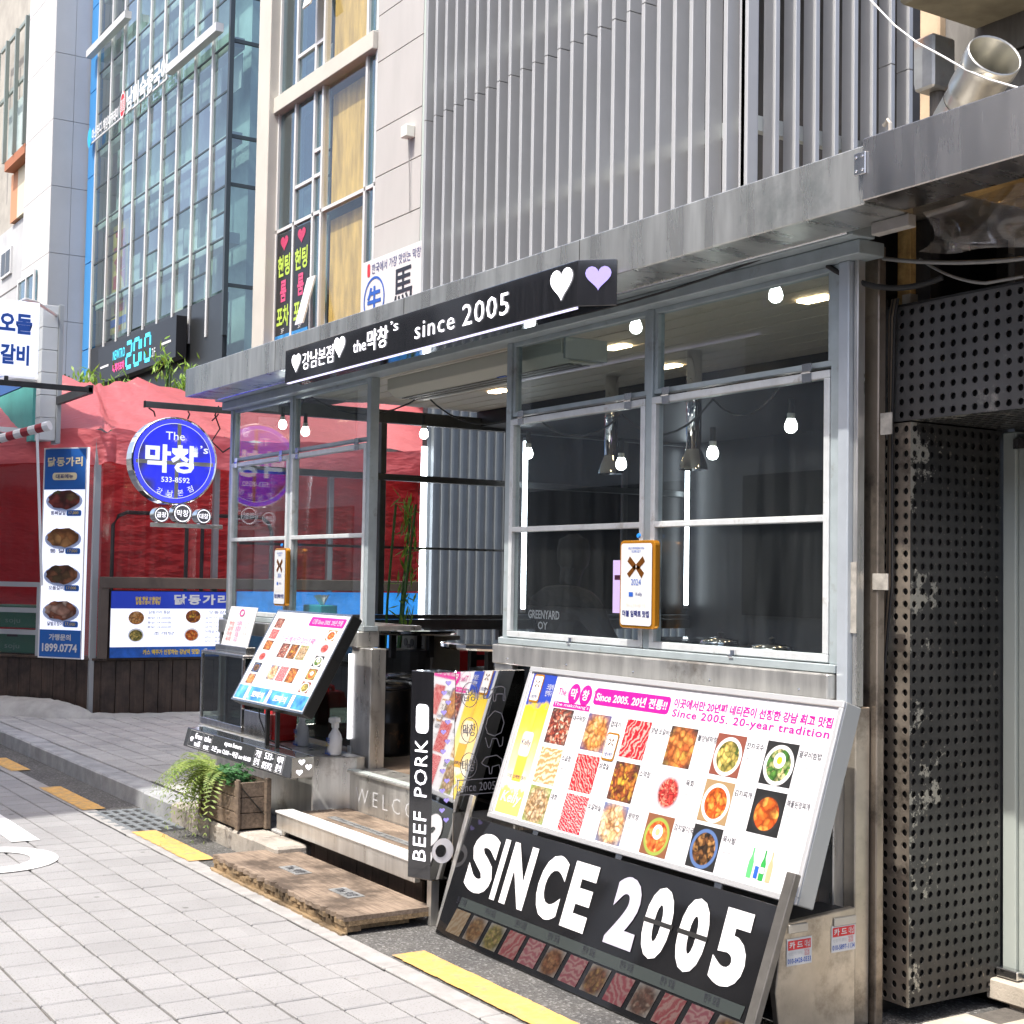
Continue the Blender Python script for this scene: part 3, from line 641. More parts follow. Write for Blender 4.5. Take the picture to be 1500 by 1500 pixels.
# glass case with menu card
gc = thing('glass_case', 'dark glass display case in steel frame at the left end of the counter', 'display case', (-9.25,3.66,.55))
b = MB(); x0,x1,y0,y1,z0,z1 = -9.68,-8.9,3.58,3.78,.55,1.06
for x in (x0,x1-.02):
    for y in (y0,y1-.02): b.box(x,x+.02,y,y+.02,z0+.045,z1-.02)
b.box(x0,x1,y0,y1,z1-.019,z1).box(x0,x1,y0,y1,z0,z0+.044); b.build('frame', 'steel_clean', gc, .002)
b = MB(); b.quad([(x0+.02,y0+.01,z0+.045),(x1-.02,y0+.01,z0+.045),(x1-.02,y0+.01,z1-.02),(x0+.02,y0+.01,z1-.02)]); b.build('pane', 'pane_dark', gc)
b = MB(); b.quad([(x1-.01,y0+.02,z0+.045),(x1-.01,y1-.02,z0+.045),(x1-.01,y1-.02,z1-.02),(x1-.01,y0+.02,z1-.02)]); b.build('pane', 'pane_dark', gc)
mc = thing('menu_card', 'small white menu card in steel holder on the glass case', 'menu card', (-9.25,3.68,1.06))
MB().box(-9.62,-9.05,3.66,3.73,1.0605,1.105).build('holder', 'steel_clean', mc, .003)
bl2, U2, V2 = Vector((-9.585,3.685,1.10)), Vector((.485,0,0)), Vector((0,.07,.27))
MB().obox(bl2+U2/2+V2/2+Vector((0,.006,0)), U2/2, V2/2, Vector((0,.003,0))).build('card', 'white_print', mc)
p = Panel(bl2, U2, V2, mc, .0015); p.circle(.5,.85,.09,.09,'pink',.3,'logo',1); p.text('막창\n곱창\n대창\n육회',.12,.12,.32,.62,'red_print',1,line=1.1); p.text('소갈비\n삼겹살\n모둠\n국수',.40,.10,.60,.66,'pink',1); p.text('소주\n맥주\n음료',.7,.3,.86,.66,'grey_print',1)
# steel plate and gear on the counter
MB().obox((-8.67,3.60,.63),(.19,0,0),(0,.0,.083),(0,.02,0)).build('upstand', 'steel_clean', cab, .004)
cn = thing('jerry_can', 'red plastic can standing behind the tilted menu on the counter', 'can', (-8.52,3.69,.547))
MB().prism([(-.1,0),(.1,0),(.11,.04),(.105,.09),(.11,.1),(.105,.24),(.06,.30),(-.05,.30),(-.105,.22),(-.11,.1),(-.105,.09),(-.11,.04)], (-8.52,3.62,.547), (1,0,0), (0,0,1), (0,1,0), .14).build('can_body', mat('red_plastic', (.65,.02,.02), .35), cn, .012, seg=2)
MB().tube([(-8.57,3.69,.845),(-8.57,3.69,.875),(-8.49,3.69,.875),(-8.49,3.69,.845)],.012,6).build('handle', 'red_plastic', cn)
def spray(loc, label):
    s_ = thing('spray_bottle', label, 'spray bottle', loc, 'white spray bottles on the counter'); x, y, z = loc
    MB().lathe([(.036,0),(.042,.008),(.043,.09),(.036,.12),(.018,.15),(.016,.165)], loc, (0,0,1), 16).build('bottle', mat('white_plastic', (.78,.79,.8), .3), s_, smooth=True)
    MB().prism([(-.06,.03),(-.06,.052),(-.03,.062),(.034,.062),(.04,.038),(.02,.028),(.02,0),(-.018,0),(-.018,.024)], (x,y+.015,z+.16), (1,0,0), (0,0,1), (0,-1,0), .03).build('trigger_head', 'white_plastic', s_)
    MB().prism([(-.03,0),(-.02,0),(-.024,-.035),(-.036,-.03)], (x,y+.006,z+.19), (1,0,0), (0,0,1), (0,-1,0), .012).build('trigger', 'white_plastic', s_)
    text('피죤', (x-.026,y-.045,z+.075), (1,0,0), (0,0,1), .05, .03, 'blue_print', s_, bold=.03, off=0); text('Refresh', (x-.02,y-.045,z+.055), (1,0,0), (0,0,1), .04, .014, 'yellow_print', s_, off=0); 
    b = MB()
    for k in range(9): b.quad([(x-.036+k*.008,y-.0445,z+.006),(x-.028+k*.008,y-.0445,z+.006),(x-.03+k*.008,y-.0445,z+.02+random.random()*.025)])
    b.build('blue_motif', 'blue_print', s_); return s_
spray((-7.66,3.665,.5455), 'white spray bottle standing alone near the doorway'); spray((-8.16,3.68,.5455), 'white spray bottle half hidden beside the menu legs')
MB().box(-7.80,-7.765,3.815,3.826,.5,.58).build('switch_plate', mat('ivory', (.7,.7,.64), .4), shop)
# award plaques
def plaque(x, label, sc_=1.):
    a = thing('award_plaque', label, 'plaque', (x,3.85,1.35), 'award plaques on the window mullions')
    w_, h_ = .125*sc_, .385; z = 1.39; y = 3.845
    pts = []
    for cu, cv, a0 in ((1,-1,-90),(1,1,0),(-1,1,90),(-1,-1,180)):
        for k in range(5): t = R(a0+22.5*k); pts.append((cu*(w_-.022)+.022*math.cos(t), cv*(h_/2-.022)+.022*math.sin(t)))
    MB().prism(pts, (x,y,z+h_/2), (1,0,0), (0,0,1), (0,-1,0), .03).build('gold_body', 'orange_gold', a, .004, seg=2)
    pp = Panel((x-w_,y-.03,z), (2*w_,0,0), (0,0,h_), a, .0015)
    pp.rrect(.06,.035,.94,.965,.014,mat('plaque_face',(.62,.64,.66),.35),'face',3)
    for q in ([(.27,.82),(.36,.73),(.47,.76),(.46,.66),(.40,.70),(.30,.75)],): pass
    g_ = mat('copper', (.34,.12,.02), .25, .7)
    for q in ([(.25,.76),(.32,.82),(.50,.725),(.46,.66)],[(.75,.76),(.69,.82),(.50,.725),(.55,.66)],[(.24,.62),(.31,.575),(.50,.68),(.47,.725)],[(.73,.63),(.66,.57),(.49,.68),(.55,.72)]): pp.poly(q, g_, 'ribbon_mark', 4)
    pp.text('BLUERIBBON\nSURVEY',.28,.86,.72,.925,'blue_print',4); pp.text('2024',.36,.49,.64,.56,'blue_print',4)
    pp.rect(.30,.36,.42,.41,'blue_print','small_logo',4); pp.text('Kelly',.5,.36,.68,.41,'navy',4)
    pp.text('켈리 & 블루리본 선정',.22,.24,.78,.285,mat('gold_text',(.7,.66,.55),.5),4); pp.text('더블 임팩트 맛집',.12,.13,.88,.205,'navy',4,bold=.03,split=False)
    MB().lathe([(.012,0),(.009,.008)], (x,y-.02,z+h_+.02), (0,-1,0), 10).build('screw_cap', mat('blue_cap',(.02,.25,.8),.3), a)
plaque(-4.975, 'gold-edged award plaque on the mullion of the right window'); plaque(-8.87, 'gold-edged award plaque on the mullion of the left window', .8)
# payment sticker
js = thing('card_sticker', 'small blue red and green payment sticker left of the big menu', 'sticker', (-6.08,3.828,1.03))
p = Panel((-6.11,3.829,1.02), (.075,0,0), (0,0,.09), js, .001); p.rrect(0,0,1,1,.006,'white_print','backing',1)
for u0,u1,m_,t in ((.08,.36,'blue_print','J'),(.37,.64,'red_print','C'),(.65,.93,mat('green_print',(.02,.3,.05),.45),'B')): p.rrect(u0,.08,u1,.92,.008,m_,'stripe',2); p.text(t,u0+.05,.38,u1-.05,.62,'white_print',3,bold=.02)
# big tilted menu light box
bm = thing('menu_lightbox', 'large tilted white menu light box with rows of food photos beside the entrance', 'menu board', (-4.6,3.5,.5))
BL, BU, BV = Vector((-5.60,3.46,.508)), Vector((2.0,0,0)), Vector((0,.228,.68)); BN = BU.cross(BV).normalized()
MB().obox(BL+BU/2+BV/2-BN*.0405, BU/2, BV/2, BN*.04).build('case', mat('case_grey',(.42,.44,.45),.4,.5), bm, .004)
b = MB(); t = .022
for u0,v0,u1,v1 in ((0,0,1,.035),(0,.965,1,1),(0,.035,.011,.965),(.989,.035,1,.965)):
    c = BL+BU*((u0+u1)/2)+BV*((v0+v1)/2)+BN*.006; b.obox(c, BU*(u1-u0)/2, BV*(v1-v0)/2, BN*.006)
b.build('frame', mat('frame_silver',(.7,.71,.72),.35,.6), bm, .003)
p = Panel(BL, BU, BV, bm, .0012); p.rect(.011,.035,.989,.965,'white_acrylic','sheet',1)
m, nt, p_, N, L = _new('beer_poster'); p_.inputs['Roughness'].default_value = .4
uv = N('ShaderNodeUVMap'); sx = N('ShaderNodeSeparateXYZ'); L(uv.outputs[0], sx.inputs[0]); nz = _noise(nt, _pos(nt), 26, 4)
ad = N('ShaderNodeMath'); ad.operation = 'MULTIPLY_ADD'; ad.inputs[1].default_value = .16; L(nz, ad.inputs[0]); L(sx.outputs[1], ad.inputs[2])
L(_ramp(nt, ad.outputs[0], [(.24,(.80,.62,.14)),(.27,(.85,.82,.7)),(.40,(.85,.70,.34)),(.70,(.82,.55,.06)),(.84,(.62,.45,.02)),(.88,(.02,.05,.35)),(1,(.02,.05,.35))]), p_.inputs['Base Color'])
p.rect(.018,.05,.114,.96,'beer_poster','beer_poster',2)
BOT = [(-.5,0),(.5,0),(.55,.3),(.5,.55),(.18,.74),(.16,1),(-.16,1),(-.18,.74),(-.5,.55),(-.55,.3)]
def bottle(pan, u, v, su, sv, m_, lay=3): return pan.poly([(u+su*x, v+sv*y) for x, y in BOT], m_, 'bottle_print', lay)
bottle(p,.068,.26,.035,.46,mat('amber_print',(.78,.45,.06),.4)); p.rrect(.046,.42,.09,.58,.02,mat('label_cream',(.8,.7,.5),.4),'bottle_label',4); p.text('Kelly',.05,.48,.086,.53,'navy',5)
p.text('Kelly',.028,.10,.105,.19,'white_print',4,shear=.25,bold=.02); p.text('크림에\n반하다',.086,.82,.113,.90,'white_print',4); p.text('더블 임팩트 켈리',.03,.275,.105,.30,'navy',4)
def mini_award(u0,v0,u1,v1):
    p.rrect(u0,v0,u1,v1,.012,'orange_gold','award_print',4); p.rrect(u0+.003,v0+.012,u1-.003,v1-.012,.01,'white_print','award_print',5)
    um, vm, du, dv = (u0+u1)/2, v0+(v1-v0)*.66, (u1-u0)*.22, (v1-v0)*.14
    for sx_, sy_ in ((1,1),(-1,1),(1,-1),(-1,-1)): p.poly([(um,vm),(um+sx_*du,vm+sy_*dv*.6),(um+sx_*du*.7,vm+sy_*dv)][::(1 if sx_*sy_>0 else -1)], 'copper', 'award_print', 6)
    p.text('더블임팩트',u0+.006,v0+.025,u1-.006,v0+.05,'navy',6)
mini_award(.026,.77,.066,.955); mini_award(.356,.495,.398,.662)
p.circle(.150,.858,.023,.065,'pink',.04,'logo_ring',2); p.text('The',.135,.84,.166,.885,'pink',3)
for u, t_ in ((.196,'막'),(.240,'창')): p.disc(u,.858,.0215,.066,'pink','logo_disc',2); p.text(t_,u-.012,.825,u+.012,.893,'white_print',3,bold=.02)
p.text('’s',.263,.875,.275,.905,'pink',2); p.rect(.128,.763,.267,.798,'pink','name_band',2); p.text("The makchang's",.131,.767,.264,.794,'white_print',3)
p.rrect(.272,.812,.531,.915,.018,'pink','banner',2); p.text('Since 2005. 20년 전통!!',.280,.833,.523,.893,'white_print',3,bold=.02)
p.text('이곳에서만 20년째 네티즌이 선정한 강남 최고 맛집',.542,.858,.981,.914,'pink',2,bold=.03); p.text('Since 2005. 20-year tradition',.544,.793,.980,.851,'pink',2,bold=.02,space=1.12)
names = [('대구막창','껍데기','양념 소갈비살','불양념막창','잔치국수','열무비빔밥'),('소곱창','삼겹살','소막창','육회','김치찌개','해물된장찌개'),('대창','소갈비살','왕막창','김치말이국수','묵사발','')]
keys = ['abcdef','ghijkl','mnopq']
for r_i, v in enumerate((.645,.395,.153)):
    for k, u in enumerate((.173,.312,.450,.596,.737,.875)):
        if k >= len(keys[r_i]): continue
        p.rect(u-.0405,v-.111,u+.0405,v+.111,F[keys[r_i][k]],'food_photo',2)
        if names[r_i][k]:
            wd = .0115*len(names[r_i][k].replace(' ','')); u0 = u+.044
            if u0+wd > .975: wd = .975-u0
            p.text(names[r_i][k],u0,v+.05,u0+wd,v+.085,'ink',2,bold=.008); p.text('Grilled beef\n막창 구이',u0,v-.03,u0+.03,v+.015,'grey_print',2)
for u, c in ((.868,(.1,.5,.15)),(.899,(.03,.3,.06)),(.917,(.8,.35,.2)),(.938,(.6,.75,.8))): bottle(p,u,.065,.012,.15,mat('bp%d'%int(u*1e3),c,.4),2)
p.rect(.880,.07,.890,.13,'blue_print','can_print',2); p.rect(.893,.10,.905,.13,'white_print','bottle_label',3)
for u in (.2,.5,.8):
    c = BL+BU*u-BN*.0+BV*-.012; MB().obox(c, (.02,0,0), BV.normalized()*.02, BN*.004).build('clip', 'steel_clean', bm)
# the SINCE 2005 panel
sn_ = thing('since_panel', 'black gloss panel with large white SINCE 2005 letters leaning at ground level', 'sign', (-4.6,3.25,0))
SL, SU, SV = Vector((-5.655,3.222,.004)), Vector((2.05,0,0)), Vector((0,.174,.505)); SN = SU.cross(SV).normalized()
MB().obox(SL+SU/2+SV/2-SN*.011, SU/2, SV/2, SN*.01).build('sheet', mat('since_black',(.012,.012,.013),.05,spec=.7,coat=.5,var=.4,vs=3), sn_, .002)
p = Panel(SL, SU, SV, sn_, .0015); ln = SV.length
def sx_(x): return (x+5.655)/2.05
for t_, x0, x1 in (('S',-5.545,-5.335),('I',-5.312,-5.272),('N',-5.235,-5.052),('C',-4.99,-4.815),('E',-4.775,-4.612),('2',-4.48,-4.305),('0',-4.275,-4.12),('0',-4.075,-3.92),('5',-3.87,-3.705)):
    p.text(t_, sx_(x0),.221/ln,sx_(x1),.484/ln, mat('letter_shaded',(.42,.41,.5),.3) if t_ == '2' else mat('letter_white',(.72,.72,.75),.3), 2, split=True, bold=.05, res=4)  # the digit 2 gets less light: shade put into its lavender tone
mat('stencil_cut',(.03,.03,.03),.12)
for x0, x1 in ((-4.28,-4.11),(-4.08,-3.915)): p.rect(sx_(x0),.345/ln,sx_(x1),.362/ln,'stencil_cut','stencil_bridge',3)
for k, ky in enumerate('gbocndnihacni'):  # row of meat pictures: a reflection in the gloss, painted on as dim tiles
    u0 = .035+k*.072; MB().quad([p.at(u0+.018,.05,.0015),p.at(u0+.085,.05,.0015),p.at(u0+.07,.29,.0015),p.at(u0+.01,.29,.0015)],True).build('meat_reflection', MATS['food_'+ky], sn_) if False else MB().quad([p.at(u0+.004,.045,.0015),p.at(u0+.062,.045,.0015),p.at(u0+.082,.25,.0015),p.at(u0+.024,.25,.0015)],True).build('meat_reflection', food('dim'+ky, {'g':'strips','c':'strips','n':'strips','h':'strips'}.get(ky,'pile'), {'g':[(0.083,0.056,0.033),(0.109,0.092,0.066)],'b':[(0.066,0.033,0.013),(0.099,0.066,0.033)],'o':[(0.073,0.066,0.017),(0.099,0.073,0.033)],'c':[(0.079,0.020,0.023),(0.099,0.059,0.056)],'n':[(0.079,0.026,0.033),(0.106,0.066,0.066)],'d':[(0.066,0.026,0.013),(0.099,0.053,0.026)],'i':[(0.059,0.023,0.017),(0.099,0.066,0.026)],'h':[(0.079,0.020,0.026),(0.099,0.059,0.059)],'a':[(0.053,0.026,0.020),(0.092,0.073,0.059)]}[ky], k, bgc=.08 if ky in 'bodia' else None, scale=6), sn_)
p.poly([(.06,.265),(.97,.265),(.975,.35),(.065,.35)],mat('pale_band',(.04,.048,.048),.06),'reflection_band',1)  # dark band belonging to the painted reflection
for k in range(8): p.text('한우 모듬',.05+k*.118,.29,.09+k*.118,.345,'ink',2)
mat('steel_rail',(.2,.19,.175),.4,.7,var=.25,vs=9); b = MB().beam((-3.59,3.205,.02),(-3.59,3.435,.62),.03,.045,(1,0,0)).build('side_rail', 'steel_rail', sn_, .003)
b = MB().beam((-5.67,3.25,.02),(-5.67,3.42,.60),.02,.03,(1,0,0)).build('side_rail', 'steel', sn_, .003)
# base box under the light box
bb = thing('steel_base_box', 'stained stainless steel base box with two card stickers under the big menu', 'cabinet', (-4.6,3.6,0))
MB().prism([(3.46,0),(3.81,0),(3.81,.45),(3.46,.43),(3.43,.2)], (-3.70,0,0), (0,1,0), (0,0,1), (1,0,0), .03).build('end_panel', 'steel_warm', bb, .003)
MB().box(-5.62,-3.702,3.47,3.84,.40,.43).build('shelf', mat('shelf_dark',(.03,.03,.03),.6,var=.5,vs=8), bb)
for x in (-5.6,-4.6): MB().box(x,x+.03,3.48,3.51,0,.399).build('leg', 'steel', bb)
for y, w_ in ((3.485,.09),(3.70,.11)): MB().box(-3.669,-3.664,y,y+w_,.395,.425).build('tape', mat('tape',(.5,.48,.44),.4,.5), bb, .002)
for y0, z0, num, lab in ((3.478,.285,'010-8428-0333','white and red card sticker nearer the street on the steel base box'),(3.69,.305,'010-5897-1134','white and red card sticker nearer the post on the steel base box')):
    s_ = thing('card_ad_sticker', lab, 'sticker', (-3.669,y0,z0), 'stickers on the steel base box'); q = Panel((-3.669,y0,z0), (0,.118,0), (0,.0,.092), s_, .001)
    q.rect(0,0,1,1,'white_print','backing',1); q.rect(.05,.58,.95,.93,'red_print','red_band',2); q.text('카 드',.09,.63,.62,.89,'white_print',3,bold=.03); q.text('대납',.70,.63,.92,.89,'white_print',3,bold=.01)
    q.text('개인·법인 카드 결제가능',.06,.38,.62,.5,'grey_print',2); q.text('당일\n입금',.7,.32,.9,.55,'red_print',2); q.text(num,.04,.08,.96,.27,'blue_print',2,bold=.01)
# BEEF PORK standing sign
bp = thing('standing_sign', 'black gloss standing sign with BEEF PORK lettering and animal drawings at the step', 'sign', (-5.9,3.4,0))
A0, A1, A2 = Vector((-5.867,3.19,0)), Vector((-5.740,3.239,0)), Vector((-5.73,3.346,0))
b = MB(); up = Vector((0,0,1))
b.prism([(A0.x,A0.y),(A1.x,A1.y),(A2.x,A2.y),(-5.865,3.346)], (0,0,.215), (1,0,0), (0,1,0), (0,0,1), .95); b.build('column', 'black_gloss', bp, .003)
mat('mirror_steel', (.62,.62,.62), .04, 1)
MB().box(-5.752,-5.73,3.348,3.73,.515,1.165).build('panel', 'mirror_steel', bp, .002)
MB().quad([A1+up*.22+Vector((.0025,0,0)),A2+up*.22+Vector((.0025,0,0)),A2+up*1.16+Vector((.0025,0,0)),A1+up*1.16+Vector((.0025,0,0))]).build('mirror_strip', 'mirror_steel', bp)
MB().box(-5.82,-5.78,3.27,3.31,0,.214).build('leg', 'steel', bp); MB().box(-5.752,-5.73,3.69,3.73,0,.514).build('leg', 'steel', bp)
MB().box(-5.748,-5.738,3.36,3.685,.1,.514).build('lower_panel', 'steel', bp)
p = Panel(A0+up*.215, A1-A0, up*.95, bp, .002)
U_, V_ = up, -(A1-A0).normalized()
def vtext(t_, z0, z1, u0, u1, pan=p):      # reading upwards
    o_ = pan.at(u1, 0); text(t_, (o_.x, o_.y, z0), up, -(A1-A0), z1-z0, (u1-u0)*(A1-A0).length, 'glow_white', bp, split=True, off=.0035, bold=.0, space=1.1)
vtext('BEEF', .30,.52,.25,.8); vtext('PORK', .59,.85,.25,.8)
p.rrect(.28,.70,.82,.84,.022,'glow_white','light_slot',2)
q = Panel(A1+up*.215+Vector((.003,0,0)), A2-A1, up*.95, bp, .002)
for k in range(15): q.heart(.35 if k % 2 else .55,.93-k*.047,(.35 if k % 2 else .55)+.26,.955-k*.047,'violet',1)
q.disc(.55,.14,.5,.06,'letter_white','big_letter',1); q.disc(.45,.14,.25,.03,'black_gloss','big_letter',2)
d = Panel((-5.73,3.352,.515), (0,.378,0), (0,0,.65), bp, .0015); LN = mat('line_grey',(.2,.2,.23),.3)
for v, t_ in ((.83,'곱창'),(.58,'막창'),(.33,'대창')): d.circle(.2,v,.12,.09,LN,.05,'ring',1); d.text(t_,.11,v-.045,.29,v+.045,LN,1)
d.frame(.04,.12,.62,.23,.006,.006,LN,'outline',1); d.text('since 2005',.07,.145,.59,.205,LN,1)
def outline(pan, pts, m_, t=.004):
    b = MB(); n = len(pts)
    for k in range(n-1):
        a, c = pan.at(*pts[k],.002), pan.at(*pts[k+1],.002); dv = (c-a).normalized(); s_ = dv.cross(pan.N)*t/2
        b.quad([a-s_, c-s_, c+s_, a+s_])
    b.build('line_drawing', m_, bp)
CY = [(.40,.80),(.42,.88),(.46,.86),(.52,.86),(.56,.88),(.66,.885),(.70,.87),(.71,.78),(.68,.78),(.68,.83),(.58,.83),(.57,.78),(.54,.78),(.53,.84),(.47,.80),(.40,.80)]
PG = [(.46,.66),(.43,.60),(.46,.55),(.56,.53),(.66,.55),(.70,.62),(.66,.69),(.56,.71),(.46,.66)]; PG2 = [(.43,.52),(.47,.45),(.50,.45),(.53,.51),(.60,.51),(.64,.45),(.68,.46),(.69,.52)]
CW = [(.38,.34),(.44,.38),(.60,.39),(.68,.36),(.69,.27),(.66,.27),(.64,.32),(.54,.31),(.53,.26),(.50,.26),(.49,.31),(.43,.32),(.38,.34)]
for s_ in (CY, PG, PG2, CW): outline(d, s_, LN)
# planter with fern
pt = thing('fern_planter', 'weathered wooden planter box with fern standing on the kerb', 'planter', (-8.15,3.24,.12))
for k in range(3): MB().box(-8.45,-7.85,3.155,3.17,.125+k*.09,.125+k*.09+.086).build('board', 'wood_planter', pt, .003)
for k in range(3): MB().box(-7.865,-7.85,3.172,3.325,.125+k*.09,.125+k*.09+.086).build('board', 'wood_planter', pt, .003)
MB().box(-8.45,-7.867,3.327,3.34,.125,.395).build('back_board', 'wood_planter', pt)
for x, y in ((-8.47,3.14),(-7.87,3.14),(-7.855,3.31)): MB().box(x,x+.04,y,y+.014 if y < 3.3 else y+.03,.12,.41).build('corner_post', 'wood_planter', pt, .002)
MB().beam((-7.846,3.17,.36),(-7.846,3.31,.2),.004,.012,(1,0,0)).build('strap', 'dark_metal', pt)
MB().box(-8.43,-7.88,3.175,3.322,.13,.36).build('soil', mat('soil',(.05,.035,.025),.95,bump=.8,bs=60), pt)
def leafmat(name, a, b_, tr=.35):
    m, nt, p_, N, L = _new(name); p_.inputs['Roughness'].default_value = .55
    c = _ramp(nt, _noise(nt, _pos(nt), 18, 3), [(.3, a), (.7, b_)]); L(c, p_.inputs['Base Color'])
    t_ = N('ShaderNodeBsdfTranslucent'); L(c, t_.inputs[0]); ms = N('ShaderNodeMixShader'); ms.inputs[0].default_value = tr
    o = nt.nodes['Material Output']; L(p_.outputs[0], ms.inputs[1]); L(t_.outputs[0], ms.inputs[2]); L(ms.outputs[0], o.inputs[0]); return m
leafmat('fern_leaf', (.10,.19,.03), (.36,.44,.12)); leafmat('ivy_leaf', (.02,.09,.03), (.08,.22,.07)); leafmat('bamboo_leaf', (.10,.26,.03), (.34,.5,.08))
def frond(b, base, d, L_, droop, w0=.045):
    base, d = Vector(base), Vector(d).normalized(); side = d.cross((0,0,1)).normalized(); n = 22; prev = base
    for k in range(1, n+1):
        t_ = k/n; q_ = base+d*L_*t_+Vector((0,0,.10*math.sin(t_*2.2)*L_/.3-droop*t_*t_)); ax = (q_-prev).normalized(); w_ = w0*math.sin(math.pi*min(1,t_*.9+.08))
        for sg_ in (-1, 1):
            tip = q_+side*sg_*w_+ax*.014+Vector((0,0,random.uniform(-.008,.004))); b.quad([q_-ax*.006, q_+side*sg_*w_*.5-ax*.003, tip, q_+side*sg_*w_*.5+ax*.011])
        prev = q_
b = MB()
for k in range(52):
    a = random.uniform(0, 2*math.pi); bx = random.uniform(-8.5,-8.1)
    frond(b, (bx,3.2,.38), (math.cos(a)*.8-.5, math.sin(a)*.7-.55, 0), random.uniform(.2,.44), random.uniform(.12,.55), .062)
b.build('fern', 'fern_leaf', pt)
b = MB()
for k in range(260):
    c = Vector((random.uniform(-8.25,-7.92), random.uniform(3.12,3.3), random.uniform(.36,.46))); a, e_ = random.uniform(0,6.28), random.uniform(-.5,.6); s_ = random.uniform(.016,.03)
    u = Vector((math.cos(a),math.sin(a),e_)).normalized()*s_; v = u.cross(Vector((random.random(),random.random(),1))).normalized()*s_*.6; b.quad([c-u,c+v,c+u,c-v])
b.build('ivy', 'ivy_leaf', pt)
# ================================================================ inside the booth
mat('bulb_glow', .9, .4, emit=(1,.97,.9), es=9); mat('tube_glow', .9, .4, emit=(.92,.95,1), es=5); mat('spot_glow', .9, .4, emit=(1,.72,.42), es=9)
def bulb(x, y, z, label):
    b_ = thing('light_bulb', label, 'light bulb', (x,y,z), 'bare bulbs hung inside the booth')
    MB().lathe([(.002,-.03),(.016,-.027),(.027,-.015),(.03,0),(.027,.015),(.018,.036)], (x,y,z), (0,0,1), 14).build('globe', 'bulb_glow', b_, smooth=True)
    MB().cyl((x,y,z+.036),(x,y,z+.062),.0185,10).build('collar', mat('bulb_collar',(.5,.5,.46),.5), b_)
    MB().cyl((x,y,z+.063),(x,y,z+.13),.014,10).build('socket', 'rubber', b_)
BUL = [(-4.42,4.1,2.80,'bare bulb at the top right corner of the right window'),(-5.38,4.1,2.80,'bare bulb left of the mullion at the top of the right window'),
 (-9.6,4.12,2.68,'bare bulb behind the left pane of the left window'),(-9.2,4.12,2.60,'bare bulb behind the right pane of the left window'),
 (-8.35,4.6,2.55,'bare bulb hanging in the open doorway'),(-7.1,4.62,2.34,'bare bulb low in the left pane of the right window'),
 (-6.15,4.6,2.22,'bare bulb low beside the mullion of the right window'),(-5.4,4.6,2.23,'bare bulb low right of the mullion of the right window'),(-4.85,4.6,2.32,'bare bulb low near the corner of the right window')]
for a in BUL: bulb(*a)
fl = thing('festoon_cable', 'black festoon cable sagging between the bulbs inside the booth', 'cable', (-7,4.5,2.6))
pts = []
for (x0,y0,z0,_),(x1,y1,z1,_) in zip(BUL[2:], BUL[3:]):
    for k in range(8):
        t_ = k/8; pts.append((x0+(x1-x0)*t_, y0+(y1-y0)*t_, z0+.13+(z1-z0)*t_+.14*4*(t_-.5)**2-.0))
MB().tube(pts, .006, 5).build('cable_run', 'rubber', fl)
for x, y, z0, z1, lab in ((-9.86,8.12,1.36,2.8,'tall fluorescent tube at the far rear corner of the booth'),(-9.86,6.40,1.32,2.76,'tall fluorescent tube on the corner post of the side wall')):
    t_ = thing('tube_light', lab, 'tube light', (x,y,z0), 'fluorescent tubes in the booth')
    MB().cyl((x,y-.01,z0+.03),(x,y-.01,z1-.03),.02,12).build('tube', 'tube_glow', t_, smooth=True); MB().cyl((x,y-.01,z0),(x,y-.01,z0+.029),.021,12).build('end_cap','white_plastic',t_); MB().cyl((x,y-.01,z1-.029),(x,y-.01,z1),.021,12).build('end_cap','white_plastic',t_)
k = 0
for x, y in ((-4.9,4.8),(-5.1,5.4),(-5.4,6.1),(-6.6,4.9),(-7.0,5.6),(-7.4,6.3),(-8.7,5.4),(-8.9,6.1)):
    o = MB().box(x-.09,x+.09,y-.035,y+.035,CE-.012,CE-.001).build('ceiling_spot', 'spot_glow'); tag(o, 'warm rectangular ceiling downlight, '+('front one near the right corner bulb','middle one of the rightmost row','rear one of the rightmost row','front one left of the window mullion','middle one left of the window mullion','rear one left of the window mullion','front one above the doorway','rear one above the doorway')[k], 'downlight', 'ceiling downlights'); k += 1
ac = thing('air_curtain', 'long cream air curtain unit mounted above the doorway', 'air curtain', (-7,4.05,2.68))
b = MB().prism([(3.96,2.79),(3.96,2.72),(4.02,2.68),(4.22,2.68),(4.24,2.72),(4.24,2.80)], (-7.66,0,0), (0,1,0), (0,0,1), (1,0,0), 1.86); b.build('housing', mat('cream_paint',(.5,.5,.42),.45), ac, .004)
for y in (4.04,4.09,4.14): MB().box(-7.62,-5.85,y,y+.03,2.674,2.679).build('outlet_slat', mat('slat_dark',(.12,.12,.1),.5), ac)
MB().box(-5.799,-5.78,3.97,4.23,2.69,2.80).build('end_plate', mat('grey_paint',(.3,.33,.33),.45), ac, .003)
MB().box(-6.5,-6.42,4.02,4.05,2.676,2.6795).build('sticker', 'blue_print', ac)
def table(x, y, lab):
    t_ = thing('grill_table', lab, 'table', (x,y,FL), 'round steel grill tables')
    MB().lathe([(.02,.0),(.36,.0),(.37,.012),(.37,.03),(.35,.036),(.02,.034)], (x,y,1.185), (0,0,1), 32).build('round_top', 'chrome', t_, smooth=False)
    MB().lathe([(.22,.0),(.22,.35),(.20,.36),(.20,.6)], (x,y,FL), (0,0,1), 20).build('drum_base', 'dark_metal', t_)
    for a in range(4):
        ca, sa = math.cos(a*1.57+.6)*.2, math.sin(a*1.57+.6)*.2; MB().box(x+ca-.02,x+ca+.02,y+sa-.02,y+sa+.02,FL+.55,1.184).build('leg', 'dark_metal', t_)
